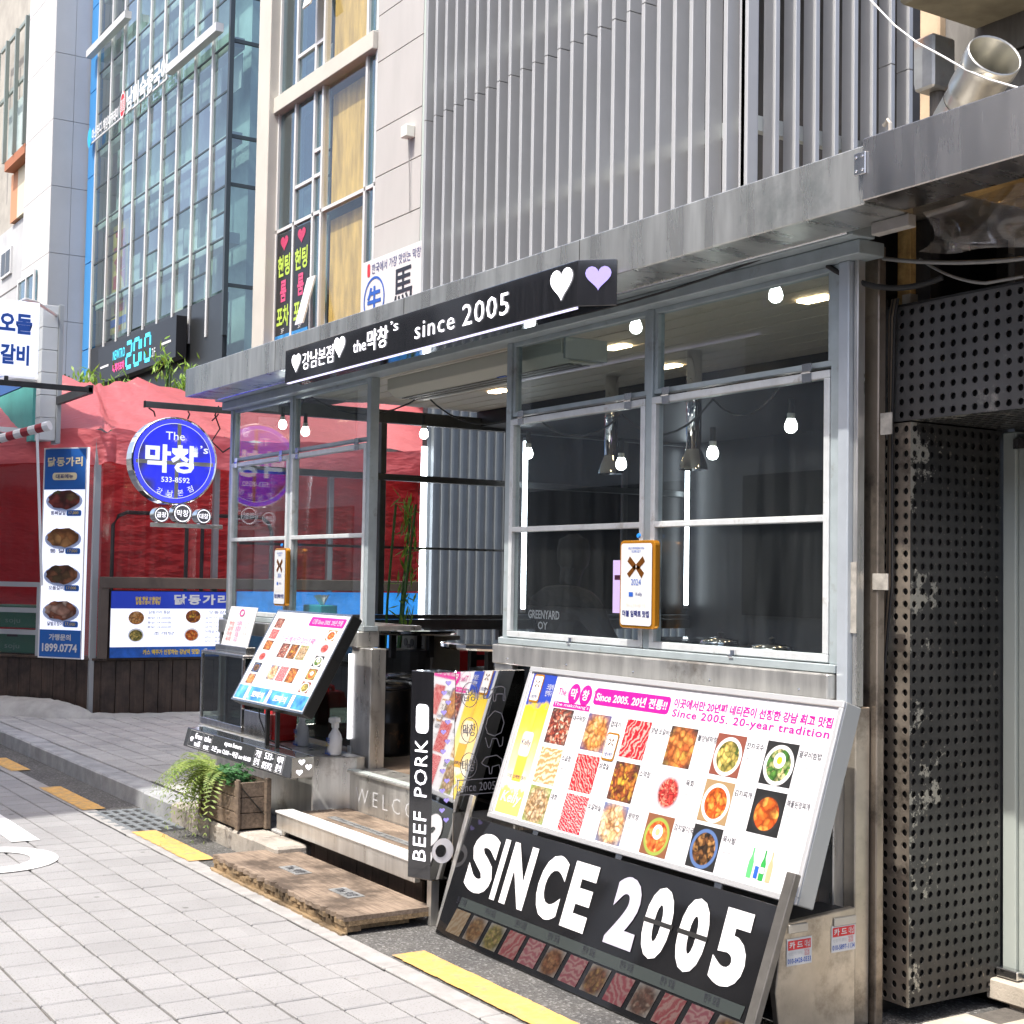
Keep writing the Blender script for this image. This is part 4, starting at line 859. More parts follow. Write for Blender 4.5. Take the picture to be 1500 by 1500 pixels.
table(-9.2,4.95,'round steel grill table seen at the left of the doorway'); table(-7.15,4.5,'round steel grill table at the right of the doorway'); table(-5.2,4.75,'round steel grill table behind the right window')
for x, y, lab in ((-8.15,4.25,'rusty black steel drum stool nearest the doorway step'),(-7.85,4.5,'black steel drum stool behind the rusty one'),(-8.75,4.75,'black steel drum stool beside the left grill table')):
    s_ = thing('drum_stool', lab, 'stool', (x,y,FL), 'black drum stools'); H_ = .44
    MB().lathe([(.17,0),(.175,.02),(.17,.05),(.17,.2),(.175,.21),(.17,.22),(.17,H_-.04),(.175,H_-.03)], (x,y,FL), (0,0,1), 24).build('drum', mat('black_drum',(.014,.014,.015),.3,.3,dirt=(.18,.08,.03),dirt_amt=.25,ds=9), s_, smooth=True)
    MB().lathe([(.175,0),(.18,.02),(.16,.05),(.02,.06)], (x,y,FL+H_-.03), (0,0,1), 24).build('cushion', mat('black_vinyl',(.02,.02,.022),.25), s_, smooth=True)
ht = thing('perforated_panel_box', 'grey metal heater box with round holes and hose under the left grill table', 'heater', (-9.6,5.2,FL))
MB().box(-9.85,-9.35,5.2,5.5,.90,1.16).build('box', mat('heater_grey',(.24,.24,.22),.5,.3), ht, .004); MB().box(-9.83,-9.37,5.21,5.48,FL,.899).build('base', 'dark_metal', ht)
for x, z, r in ((-9.66,1.1,.03),(-9.56,1.1,.03),(-9.61,1.06,.03),(-9.6,.97,.055)): MB().lathe([(r,0),(r,.003)], (x,5.199,z), (0,-1,0), 16).build('hole', 'black', ht)
for z in (1.08,1.05,1.02):
    for x in (-9.81,-9.46): MB().box(x,x+.07,5.196,5.199,z,z+.008).build('slot', 'black', ht)
MB().tube([(-9.6,5.19,.97),(-9.54,5.05,.98),(-9.46,5.0,.9),(-9.42,5.02,.78),(-9.42,5.05,.62)],.016,8).build('hose', mat('hose_tan',(.5,.42,.28),.5), ht)
for k, (y, lab) in enumerate(((5.25,'red plastic crate standing behind the post at the side wall'),(5.62,'red plastic crate farther back at the side wall'))):
    c_ = thing('red_crate', lab, 'crate', (-9.7,y,FL), 'red plastic crates in the booth'); 
    for z in (0,.3): 
        MB().box(-9.88,-9.55,y,y+.3,FL+z,FL+z+.27).build('crate_body', mat('red_crate_plastic',(.45,.02,.03),.4), c_, .012); MB().box(-9.549,-9.545,y+.08,y+.22,FL+z+.19,FL+z+.23).build('hand_hole', 'black', c_)
tb = thing('tissue_box', 'turquoise tissue box on the sill of the left window', 'tissue box', (-8.75,4.1,1.28)); MB().box(-8.9,-8.62,4.0,4.12,1.301,1.40).build('box', mat('turquoise',(.02,.35,.42),.45), tb, .004)
b = MB(); 
for k in range(7): a = k*.9; b.quad([(-8.76,4.06,1.4),(-8.70,4.06,1.4),(-8.70+.03*math.cos(a),4.06+.04*math.sin(a),1.47),(-8.77+.03*math.cos(a),4.06+.04*math.sin(a),1.46)])
b.build('tissue', 'white_print', tb)
MB().box(-9.96,-7.7,3.951,4.25,1.27,1.299).build('inner_shelf', 'steel', shop); MB().box(-6.13,-3.8,3.951,4.2,1.27,1.299).build('inner_shelf', 'steel', shop)
for x, y, z, lab in ((-6.45,5.35,2.25,'chrome extractor duct hanging from the ceiling near the mullion'),(-7.6,5.6,2.3,'chrome extractor duct hanging at the left of the right window'),(-5.0,5.7,2.2,'chrome extractor duct hanging near the corner of the right window')):
    e_ = thing('extractor_duct', lab, 'duct', (x,y,z), 'extractor ducts over the tables'); MB().cyl((x,y,z+.12),(x,y,2.948),.045,14).build('pipe','chrome',e_,smooth=True); MB().lathe([(.085,0),(.08,.03),(.046,.119)],(x,y,z),(0,0,1),16,cap=False).build('hood','chrome',e_,smooth=True)
for k,(x,y,lab) in enumerate(((-5.6,5.6,'round steel grill table in the second row behind the right window'),(-7.3,6.1,'round steel grill table at the rear left of the interior'))): table(x,y,lab)
for x, y, lab in ((-4.75,4.4,'steel lidded pot on the table behind the right window'),(-5.35,4.62,'second steel pot left of the first one')):
    k_ = thing('steel_pot', lab, 'pot', (x,y,1.222), 'steel pots behind the right window'); MB().lathe([(.09,0),(.1,.02),(.1,.07),(.105,.075),(.09,.095),(.02,.11)],(x,y,1.222),(0,0,1),20).build('pot_body','chrome',k_,smooth=True); MB().lathe([(.012,0),(.018,.02),(.002,.028)],(x,y,1.332),(0,0,1),10).build('knob','black',k_)
# bamboo inside the side wall
def leafy(b, c, n, sp, ln, wd, drop=.3):
    for k in range(n):
        a = random.uniform(0,6.28); d = Vector((math.cos(a)*sp, math.sin(a)*sp, random.uniform(-drop,.25))).normalized(); o_ = Vector(c)+Vector((random.gauss(0,sp*.5),random.gauss(0,sp*.5),random.gauss(0,sp*.8)))
        s_ = d.cross((random.random()-.5,random.random()-.5,1)).normalized()*wd; l_ = ln*random.uniform(.7,1.2); b.quad([o_, o_+d*l_*.45+s_, o_+d*l_, o_+d*l_*.45-s_])
bo = thing('bamboo_plant', 'artificial bamboo plant standing behind the post in the booth', 'plant', (-9.72,5.0,FL))
for k, (dx, dy) in enumerate(((0,0),(.05,.08),(-.04,.12))): MB().tube([(-9.72+dx,5.05+dy,FL+.3),(-9.71+dx*1.5,5.06+dy*1.3,1.4),(-9.68+dx*2,5.1+dy*1.5,2.15)],.011,6).build('stem', mat('bamboo_stem',(.06,.16,.04),.4), bo)
b = MB()
for z in (1.3,1.45,1.6,1.75,1.9,2.05,2.15): leafy(b, (-9.68,5.2,z), 14, .07, .14, .011)
b.build('foliage', 'bamboo_leaf', bo); MB().lathe([(.1,0),(.13,.3),(.12,.3)], (-9.72,5.08,FL), (0,0,1), 16).build('pot', 'black', bo)
for z, sx0 in ((.0,0),):
    pr = thing('gas_strut', 'black gas strut and hinge hardware on the folding side window', 'strut', (-9.9,5.0,1.3))
    MB().cyl((-9.88,4.98,1.32),(-9.88,5.0,1.75),.014,10).build('cylinder', 'dark_metal', pr); MB().cyl((-9.88,5.0,1.751),(-9.88,5.01,1.98),.006,8).build('rod', 'chrome', pr)
# boards inside the right window
for x, y, z0, z1, w_, lab in ((-5.35,5.6,2.05,2.5,.32,'pale notice board hanging in the dark interior upper right'),(-5.9,6.7,1.55,1.9,.45,'dim poster on the back wall behind the right window')):
    o = MB().box(x,x+w_,y,y+.02,z0,z1).build('notice_board', mat('board_pale',(.42,.46,.46),.6,var=.15,vs=5)); tag(o, lab, 'notice board')
# monitor with wifi mark
mo = thing('wifi_notice', 'small glowing violet wifi notice inside the right window', 'sign', (-4.6,5.4,1.9)); p = Panel((-4.72,5.4,1.95), (.2,0,0), (0,0,.5), mo, .002)
MB().box(-4.73,-4.51,5.401,5.42,1.94,2.46).build('board', 'black', mo)
for k in range(3): p.text(('free','password','wifi')[k],.05,.5-k*.2,.95,.6-k*.2,'violet',1)
p.text('wifi',.2,.72,.8,.9,'violet',1)
ad = thing('pink_notice', 'pink and white glowing notice beside the plaque inside the window', 'sign', (-6.9,5.2,1.4)); MB().box(-7.02,-6.78,5.2,5.22,1.40,1.72).build('board', mat('pink_glow',(.8,.5,.85),.5,emit=(.9,.6,1),es=.5), ad); MB().box(-7.0,-6.8,5.197,5.1995,1.60,1.63).build('stripe','pink',ad)
# seated person with the back to the window
def skin(name, V_, E_, m_, parent, sub=2):
    me = bpy.data.meshes.new(name); o0 = ORG[parent.name]; me.from_pydata([(v[0]-o0.x, v[1]-o0.y, v[2]-o0.z) for v in V_], E_, []); o = bpy.data.objects.new(name, me); COL.objects.link(o); o.parent = parent; ORG[o.name] = o0.copy()
    o.modifiers.new('skin','SKIN'); me.skin_vertices or None
    if not me.skin_vertices: bpy.context.view_layer.objects.active = o
    for sv, v in zip(me.skin_vertices[0].data, V_): sv.radius = (v[3], v[4] if len(v) > 4 else v[3])
    me.skin_vertices[0].data[0].use_root = True
    s_ = o.modifiers.new('sub','SUBSURF'); s_.levels = sub; s_.render_levels = sub; me.materials.append(m_ if not isinstance(m_, str) else MATS[m_]); return o
pe = thing('person', 'person in a black printed jacket sitting with back to the window', 'person', (-6.72,4.72,FL))
x, y, z = -6.80, 4.72, FL
PV = [(x,y,z+.50,.17,.14),(x,y-.01,z+.68,.17,.12),(x,y-.03,z+.88,.23,.13),(x,y-.03,z+1.0,.2,.12),(x,y-.01,z+1.08,.07,.07),(x,y+.02,z+1.16,.062,.062),(x,y+.03,z+1.25,.09,.1),(x,y+.03,z+1.33,.085,.095),
 (x-.25,y-.03,z+.97,.09),(x-.31,y+.06,z+.78,.06),(x-.22,y+.28,z+.68,.045),(x-.15,y+.36,z+.70,.035),(x+.25,y-.03,z+.97,.09),(x+.31,y+.06,z+.78,.06),(x+.22,y+.28,z+.68,.045),(x+.15,y+.36,z+.70,.035),
 (x-.11,y+.08,z+.48,.10),(x-.14,y+.45,z+.46,.075),(x-.14,y+.47,z+.08,.05),(x-.14,y+.58,z+.04,.045),(x+.11,y+.08,z+.48,.10),(x+.14,y+.45,z+.46,.075),(x+.14,y+.47,z+.08,.05),(x+.14,y+.58,z+.04,.045)]
PE = [(0,1),(1,2),(2,3),(3,4),(4,5),(5,6),(6,7),(3,8),(8,9),(9,10),(10,11),(3,12),(12,13),(13,14),(14,15),(0,16),(16,17),(17,18),(18,19),(0,20),(20,21),(21,22),(22,23)]
try:
    bd = skin('body', PV, PE, mat('jacket_black',(.012,.012,.013),.8), pe)
except Exception as ex: print('SKIN', ex)
MB().lathe([(.03,.10),(.085,.07),(.098,.0),(.092,-.07),(.06,-.11)], (x,y+.03,z+1.29), (0,0,1), 18).build('hair', mat('hair_black',(.008,.007,.006),.9), pe, smooth=True)
text('GREENYARD', (x-.16,y-.172,z+.90), (1,0,0), (0,0,1), .32, .05, mat('print_pale',(.7,.7,.7),.6), pe, bold=.02, off=.0); text('OY', (x-.06,y-.170,z+.84), (1,0,0), (0,0,1), .1, .045, 'print_pale', pe, bold=.02, off=0)
s_ = thing('round_stool', 'black stool under the seated person in the booth', 'stool', (x,y,FL)); MB().lathe([(.16,0),(.16,.04),(.1,.05)], (x,y,FL+.30), (0,0,1), 18).build('seat', 'black_vinyl', s_); MB().cyl((x,y,FL),(x,y,FL+.299),.05,12).build('pedestal', 'dark_metal', s_)

# ================================================================ neighbour on the right
def chipped():
    m, nt, p, N, L = _new('perf_paint'); p.inputs['Roughness'].default_value = .38; p.inputs['Metallic'].default_value = .35
    n = _noise(nt, _pos(nt), 7, 9, .72); c = _ramp(nt, _noise(nt, _pos(nt), 2.5, 5), [(.3,(.03,.03,.03)),(.7,(.075,.073,.07))])
    g_ = N('ShaderNodeNewGeometry'); sx = N('ShaderNodeSeparateXYZ'); L(g_.outputs['Position'], sx.inputs[0]); ed = N('ShaderNodeMapRange'); ed.inputs[1].default_value = 4.07; ed.inputs[2].default_value = 4.36; ed.inputs[3].default_value = .13; ed.inputs[4].default_value = -.03; L(sx.outputs[1], ed.inputs[0])
    ad_ = N('ShaderNodeMath'); ad_.operation = 'ADD'; L(n, ad_.inputs[0]); L(ed.outputs[0], ad_.inputs[1]); c = _mix(nt, _ramp(nt, ad_.outputs[0], [(.645,0.),(.66,1.)]), c, (.33,.32,.28)); c = _mix(nt, _ramp(nt, _noise(nt,_pos(nt),40,3), [(.66,0.),(.72,.6)]), c, (.28,.24,.19)); L(c, p.inputs['Base Color']); return m
chipped()
mat('perf_lintel', (.11,.108,.105), .34, .35, var=.3, vs=2.5, dirt=(.4,.38,.34), dirt_amt=.05, ds=5)
mat('perf_bare', (.55,.48,.40), .35, .8, var=.4, vs=4, dirt=(.06,.05,.045), dirt_amt=.35, ds=6)
def perforated(P, U, V, nu, nv, rh=.30):
    """sheet with round holes: cell ring of quads from square to hole, with an inner lip"""
    P, U, V = Vector(P), Vector(U), Vector(V); N = U.cross(V).normalized(); b = MB(); du, dv = U/nu, V/nv; K = 12
    for i in range(nu):
        for j in range(nv):
            c = P+du*(i+.5)+dv*(j+.5); n = len(b.v); sq = []
            for k in range(K):
                a = 2*math.pi*k/K+math.pi/4; ca, sa = math.cos(a), math.sin(a); q = .5/max(abs(ca),abs(sa)); b.v.append(tuple(c+du*ca*q+dv*sa*q))
            r = rh*min(du.length,dv.length)
            for dz in (0,-.006):
                for k in range(K):
                    a = 2*math.pi*k/K+math.pi/4; b.v.append(tuple(c+du.normalized()*math.cos(a)*r+dv.normalized()*math.sin(a)*r+N*dz))
            for k in range(K):
                l = (k+1) % K; b.f.append((n+k,n+l,n+K+l,n+K+k)); b.f.append((n+K+k,n+K+l,n+2*K+l,n+2*K+k))
    return b
po = thing('perforated_portal', 'black perforated steel portal with chipped paint framing the next entrance', 'portal', (-3.4,4.3,0))
perforated((-3.825,4.07,2.21),(1.5,0,0),(0,0,.43),31,9,.27).build('lintel_sheet','perf_lintel',po)
perforated((-3.80,4.072,.062),(.14,0,0),(0,0,2.142),3,46,.28).build('column_front','perf_bare',po)
perforated((-3.66,4.072,.062),(0,.505,0),(0,0,2.142),11,46,.28).build('column_side','perf_paint',po)
perforated((-3.657,4.58,2.2095),(1.35,0,0),(0,-.508,0),28,11).build('lintel_underside','perf_paint',po)
MB().box(-3.79,-3.67,4.085,4.57,.07,2.2).build('core','black',po); MB().box(-3.82,-2.3,4.085,4.57,2.225,2.63).build('lintel_core','black',po)
MB().box(-3.825,-2.3,4.072,4.58,2.641,2.65).build('top_cover','dark_metal',po)
MB().box(-3.72,-3.68,4.09,4.13,2.651,2.69).build('lug','steel_warm',po)
dr = thing('side_door', 'pale grey green flush door behind the perforated column', 'door', (-3.3,4.6,0)); 
MB().box(-3.66,-3.60,4.59,4.66,.11,2.2).build('door_frame', mat('door_pale',(.40,.44,.41),.45,var=.05,vs=2), dr, .004); MB().box(-3.598,-2.6,4.605,4.65,.13,2.19).build('door_leaf','door_pale',dr,.004)
MB().box(-3.60,-3.52,4.575,4.604,2.13,2.17).build('closer','steel_clean',dr); MB().box(-3.66,-3.56,4.55,4.589,.115,.15).build('floor_pivot','steel_clean',dr,.004)
sp2 = thing('stone_threshold', 'beige stone block step in front of the pale side door', 'step', (-3.3,4.6,0))
for k in range(4): MB().box(-3.68+k*.33,-3.68+k*.33+.322,4.52,4.72,.031,.11).build('stone_block','slab_beige',sp2,.006)
# right awning
aw = thing('right_awning', 'brushed stainless steel awning fascia of the shop on the right', 'awning', (-2.5,3.6,2.86))
MB().box(-3.346,-.4,3.485,3.69,2.872,3.082).build('fascia', mat('steel_brushed',(.5,.48,.46),.26,1,var=.15,vs=4,stretch=(3,1,.4),rvar=.06), aw, .004)
MB().box(-3.345,-.4,3.691,6.2,3.03,3.07).build('roof','steel_warm',aw); h_ = MB().box(-3.375,-3.325,3.476,3.484,2.96,3.035).build('hinge_plate','steel_clean',aw,.002)
for z in (2.975,3.02):
    for x in (-3.365,-3.337): MB().lathe([(.006,0),(.004,.004)],(x,3.4755,z),(0,-1,0),8).build('bolt','chrome',h_)
MB().box(-3.51,-3.34,3.70,3.74,2.82,2.864).build('white_batten', mat('old_white',(.42,.4,.37),.7,var=.25,vs=10), aw, .003)
wp = thing('timber_post', 'yellow pine post under the right awning', 'post', (-3.72,4.12,2.65)); MB().box(-3.755,-3.69,4.10,4.14,2.652,2.97).build('post_shaft','timber_yellow',wp,.003)
mat('wall_inside',(.6,.57,.53),.8,var=.15,vs=3)
nb = thing('right_shopfront', 'unfinished wall and timber ceiling above the perforated portal', 'building', (-2.5,4.6,0)); MB().box(-3.66,-.4,4.66,4.75,2.2,3.03).build('wall','wall_inside',nb)
for k in range(4): MB().box(-3.6,-.4,3.75+k*.22,3.75+k*.22+.205,2.98,3.0).build('ceiling_board','timber_yellow',nb)
MB().box(-3.69,-3.62,4.13,4.18,2.652,2.97).build('stud','dark_metal',nb); MB().box(-3.82,-3.69,4.59,4.66,0,3.0).build('pier','dark_metal',nb)
# crumpled clear plastic sheet
b = MB(); nx, ny = 26, 18
for j in range(ny+1):
    for i in range(nx+1):
        u, v = i/nx, j/ny; x = -3.30+u*1.2; z = 2.86-v*(.12+.22*u)+.02*math.sin(9*u+4*v); y = 3.72+.22*v*u+.05*math.sin(11*u+3*v)+.03*math.sin(23*u-7*v)*v; b.v.append((x,y,z))
for j in range(ny):
    for i in range(nx): n = j*(nx+1)+i; b.f.append((n,n+1,n+nx+2,n+nx+1))
o = b.build('plastic_sheet', glass('plastic',(.9,.86,.80),.08,.12,8.,.08,(.7,.6,.5)), None, smooth=True); tag(o, 'crumpled clear plastic sheet hanging under the right awning', 'plastic sheet')
# cables
def cable(name, pts, r, m_, label):
    o = MB().tube(pts, r, 6).build(name, m_, None, smooth=True); tag(o, label, 'cable'); return o
def sag(a, b_, s_, n=14): a, b_ = Vector(a), Vector(b_); return [a+(b_-a)*(k/n)-Vector((0,0,s_*4*(k/n)*(1-k/n))) for k in range(n+1)]
mat('white_cable',(.7,.7,.68),.5); mat('grey_cable',(.3,.3,.29),.5)
cable('white_cable', [(-4.6,4.3,4.6),(-4.35,4.3,4.28),(-4.11,4.3,4.02),(-3.96,4.3,3.85),(-3.84,4.3,3.74),(-3.71,4.3,3.645),(-3.6,4.3,3.56),(-3.49,4.3,3.49),(-3.32,4.3,3.40),(-3.1,4.3,3.31),(-2.7,4.3,3.2)], .0045, 'white_cable', 'white cable crossing in front of the upper louvres')
cable('grey_cable', sag((-3.74,3.98,2.82),(-2.4,4.0,2.72),.07), .008, 'grey_cable', 'pale grey cable sagging above the perforated lintel')
cable('grey_cable', sag((-3.6,4.05,2.80),(-3.3,4.05,2.66),.02)+sag((-3.3,4.05,2.66),(-3.15,4.06,2.66),.0,3), .006, 'grey_cable', 'short pale cable ending on the perforated lintel')
cable('black_cable', sag((-3.88,3.86,2.80),(-3.45,4.0,2.70),.06), .011, 'rubber', 'black cable bundle leaving the corner of the booth')
for k, dx in enumerate((0,.028,.036,.044,.056)):
    xx = -3.765+dx*.9; cable('black_cable', [(xx+.01,4.05,2.67),(xx,4.045,2.6),(xx-.004*k,4.05,2.2),(xx-.012,4.05,1.6),(xx-.02-.004*k,4.02,1.15),(xx-.03,3.99,.8),(xx-.06,3.98,.42)], .006 if k else .004, 'rubber' if k not in (1,3) else mat('brown_cable',(.16,.12,.08),.6), ('thin black cable running down the portal farthest left','brown cable in the bundle running down the portal','black cable in the middle of the bundle on the portal','second brown cable of the bundle on the portal','black cable at the right of the bundle on the portal')[k])
cable('black_cable', sag((-6.2,3.76,2.86),(-4.0,3.76,2.87),.045), .005, 'rubber', 'thin black cable sagging along the header beam')
for (y0, z0, w_, h2) in ((3.995,2.19,.07,.07),(3.998,1.55,.1,.06)): pass
b = MB().box(-3.70,-3.645,3.955,3.959,2.15,2.23); tag(b.build('tape_patch', mat('tape_clear',(.42,.4,.36),.35,.2,var=.3,vs=30)), 'strip of peeling silver tape high on the corner post', 'tape')
b = MB().box(-3.735,-3.66,3.955,3.959,1.58,1.64).box(-3.765,-3.737,3.874,3.878,1.42,1.68); o = b.build('tape_patch', 'tape_clear'); tag(o, 'crinkled silver tape halfway up the corner post', 'tape')
# duct, hopper, wall above the right awning
wb = thing('rear_building', 'stained concrete rear building above the right awning', 'building', (-4.5,6.0,3.0))
mat('wall_stained',(.16,.155,.145),.85,var=.45,vs=2.2,stretch=(3,3,.5),bump=.3,bs=20)
zz = [3.0,4.0,4.345,4.72,5.6,6.6]
for z0, z1 in zip(zz, zz[1:]): MB().box(-5.16,-1.0,6.0,6.2,z0+.008,z1-.008).build('wall_panel','wall_stained',wb)
MB().box(-5.16,-1,6.03,6.25,3,6.6).build('wall_core','black',wb)
MB().box(-5.30,-5.162,5.95,6.2,3.0,6.6).build('pilaster', mat('pilaster_warm',(.55,.42,.28),.8,var=.25,vs=3), wb, .01); MB().box(-4.95,-3.9,5.4,5.99,4.52,4.72).build('ledge', mat('ledge_conc',(.36,.33,.24),.85,var=.3,vs=4), wb, .02)
hp = thing('rain_hopper', 'rusty galvanised rainwater hopper box beside the last louvre', 'hopper', (-4.97,5.72,3.0))
MB().prism([(0,0),(.13,0),(.13,.28),(-.01,.28),(-.01,.05)], (-5.04,5.62,4.14), (1,0,0), (0,0,1), (0,1,0), .17).build('box', mat('galv',(.36,.37,.37),.5,.7,var=.25,vs=5,dirt=(.35,.14,.04),dirt_amt=.3,ds=3), hp, .012); MB().cyl((-4.97,5.72,3.0),(-4.97,5.72,4.139),.04,14).build('downpipe', mat('pipe_dark',(.1,.09,.08),.6,.3), hp)
du = thing('exhaust_duct', 'galvanised round exhaust duct elbow with open mouth above the awning', 'duct', (-3.75,4.5,3.05))
mat('galv_bright',(.55,.54,.49),.32,.9,var=.15,vs=7)
d0 = Vector((-3.83,4.50,3.44)); d1 = d0+Vector((.80,-.32,.46))*.3; ax = (d1-d0).normalized()
MB().cyl((-3.98,4.54,3.03),d0+(d1-d0)*.1,.09,22,cap=False).build('lower_section','galv_bright',du,smooth=True)
MB().lathe([(.088,0),(.094,.01),(.094,.16),(.10,.17),(.102,.19),(.102,.30),(.108,.31),(.108,.36),(.104,.37),(.1,.36),(.09,.1)], d0, ax, 28, cap=False).build('elbow_section','galv_bright',du,smooth=True)
MB().lathe([(.096,.12),(.096,.122)], d0, ax, 24).build('dark_throat','black',du)
o = MB().tube([(-3.33,3.6,3.09),(-3.33,3.6,3.15),(-3.34,3.6,3.165),(-3.36,3.6,3.15)],.008,6).build('steel_hook','steel_warm'); tag(o, 'small rusty hook on top of the right awning', 'hook')
# ================================================================ louvre screen
lv = thing('louvre_screen', 'tall screen of grey vertical metal louvres above the booth', 'louvre screen', (-8,5.6,3.0))
mat('fin_grey',(.45,.46,.47),.42,.2,var=.06,vs=3)
FX = [-10.09+.1605*k for k in range(25)]
for x in FX:
    MB().box(x,x+.036,5.5,5.605,3.03,5.30).build('fin','fin_grey',lv,.003); MB().box(x,x+.036,5.5,5.605,5.304,9.0).build('fin','fin_grey',lv,.003)
MB().box(-6.255,-6.18,5.5,5.58,3.03,9).build('corner_post','fin_grey',lv,.003)
for k in range(8):
    y = 5.72+.162*k; MB().box(-6.29,-6.185,y,y+.036,3.03,4.86 if k > 5 else 9).build('fin','fin_grey',lv,.003)
    if k > 5: MB().box(-6.29,-6.185,y,y+.036,4.864,9).build('fin','fin_grey',lv,.003)
for z in (4.28,5.55): MB().box(-10.1,-6.30,5.607,5.65,z,z+.09).build('rail', mat('rail_pale',(.5,.54,.53),.5), lv); MB().box(-6.35,-6.292,5.66,7.0,z,z+.09).build('rail','rail_pale',lv)
ub = thing('upper_storey', 'dark service terrace wall behind the louvres', 'building', (-8,6.9,3)); MB().box(-10.0,-6.4,7.0,7.2,3.03,9).build('wall', mat('terrace_dark',(.09,.085,.08),.8,var=.4,vs=1.5), ub); MB().box(-10.0,-6.4,5.9,7.0,6.4,6.5).build('slab','terrace_dark',ub)
ou = thing('outdoor_unit', 'white outdoor air conditioner unit behind the louvres', 'air conditioner', (-6.9,6.0,3.03)); MB().box(-7.3,-6.45,6.05,6.4,3.4,4.05).build('casing', mat('ac_cream',(.55,.52,.45),.5,dirt=(.3,.22,.14),dirt_amt=.2), ou, .01)
MB().lathe([(.22,0),(.2,.012)],(-6.95,6.049,3.72),(0,-1,0),24).build('fan_grille','dark_metal',ou); MB().lathe([(.07,0),(.07,.004)],(-6.449,6.2,3.8),(1,0,0),20).build('round_logo','red_print',ou)
o = MB().box(-5.2,-4.75,5.1,5.5,3.04,3.12).build('white_board','old_white'); o.location = (1.1,-1.2,0); tag(o,'white board lying on the roof edge by the awning joint','board')
# ================================================================ cream building behind the booth
cb = thing('cream_building', 'pale stone building with yellow curtained windows behind the booth', 'building', (-14,6.7,0))
mat('cream_stone',(.54,.52,.47),.8,var=.06,vs=1.5,bump=.15,bs=30); mat('panel_grey',(.45,.44,.43),.65,var=.06,vs=2,stretch=(1,1,.3))
mat('frame_white',(.7,.7,.69),.45,.2); mat('room_dark',(.05,.055,.06),.8,var=.4,vs=.8)
mat('curtain_yellow',(.60,.43,.13),.8,var=.35,vs=2.2,stretch=(3,3,.6)); mat('blind_pale',(.55,.66,.66),.7)
glass('facade_glass',(.62,.80,.84),.14,.006,6.); glass('facade_glass_clear',(.95,.95,.93),.03,.004,4.)
Yc = 6.6
MB().box(-16.1,-15.74,Yc-.12,Yc+3,0,12).build('corner_pier','cream_stone',cb,.01)
MB().box(-15.739,-9.6,Yc+.35,Yc+3,0,12).build('core','room_dark',cb)
jz = [3.2,4.1,4.65,5.20,5.72,6.21,6.93,7.42,8.1,8.8,9.5]
for z0, z1 in zip(jz, jz[1:]): MB().box(-13.13,-12.15,Yc,Yc+.1,z0+.006,z1-.006).build('stone_panel','panel_grey',cb)
MB().box(-13.12,-10.4,Yc+.03,Yc+.34,3,9.6).build('wall_backing', mat('joint_dark',(.16,.15,.14),.9), cb)
MB().box(-12.14,-10.4,Yc+.0,Yc+.029,3,9.6).build('side_panel', mat('pale_green_panel',(.45,.52,.48),.6), cb)
for z0 in (7.08,9.6): MB().box(-15.739,-13.14,Yc-.06,Yc+.3,z0,z0+.19).build('floor_band','cream_stone',cb,.008)
vx = [-15.73,-15.23,-14.70,-14.48,-13.39,-13.16]
def mull(z0, z1):
    for x in vx: MB().box(x-.022,x+.022,Yc,Yc+.08,z0,z1).build('mullion','frame_white',cb,.003)
def pane(x0, x1, z0, z1, fill=None):
    MB().box(x0+.024,x1-.024,Yc+.03,Yc+.036,z0+.02,z1-.02).build('window_pane','facade_glass' if fill != 'y' else 'facade_glass_clear',cb)
    if fill: MB().box(x0+.03,x1-.03,Yc+.12,Yc+.13,z0+.02,z1-(.1 if fill == 'y' else .02)).build('curtain',{'y':'curtain_yellow','b':'blind_pale','r':mat('panel_brown',(.30,.25,.2),.7)}[fill],cb)
def bar(x0, x1, z): MB().box(x0+.023,x1-.023,Yc+.005,Yc+.075,z-.02,z+.02).build('transom','frame_white',cb,.002)
for zb, zt in ((4.0,5.66),(5.66,7.08),(7.27,9.6)):
    mull(zb+.021 if zb > 5 else zb, zt-.021 if zt < 6 else zt)
    for i in range(5): 
        if zt < 7: bar(vx[i],vx[i+1],zt)
    if zb == 5.66:
        pane(vx[0],vx[1],zb,zt); pane(vx[1],vx[2],6.08,zt); bar(vx[1],vx[2],6.08); pane(vx[1],vx[2],zb,6.08,'r'); bar(vx[2],vx[3],6.09); bar(vx[2],vx[3],6.38); pane(vx[2],vx[3],zb,6.09,'b'); pane(vx[2],vx[3],6.09,6.38,'b'); pane(vx[2],vx[3],6.38,zt,'b'); pane(vx[3],vx[4],zb,zt,'y'); pane(vx[4],vx[5],zb,zt,'b')
    elif zb == 7.27:
        pane(vx[0],vx[1],zb,zt); bar(vx[1],vx[2],7.62); pane(vx[1],vx[2],7.62,zt); pane(vx[1],vx[2],zb,7.62,'r'); bar(vx[2],vx[3],7.62); pane(vx[2],vx[3],zb,7.62,'b'); pane(vx[3],vx[4],zb,zt,'y'); pane(vx[4],vx[5],zb,zt,'b')
    else:
        for i, fl_ in enumerate((None,None,'b','y',None)): pane(vx[i],vx[i+1],zb,zt,fl_)
for zt, ln in ((8.6,.62),(4.93,.55)):                      # open top hung vents
    MB().obox((-14.59,Yc-.10,zt-ln/2),(.10,0,0),(0,-.07,-ln/2),(0,.012,0)).build('open_vent','frame_white',cb,.003)
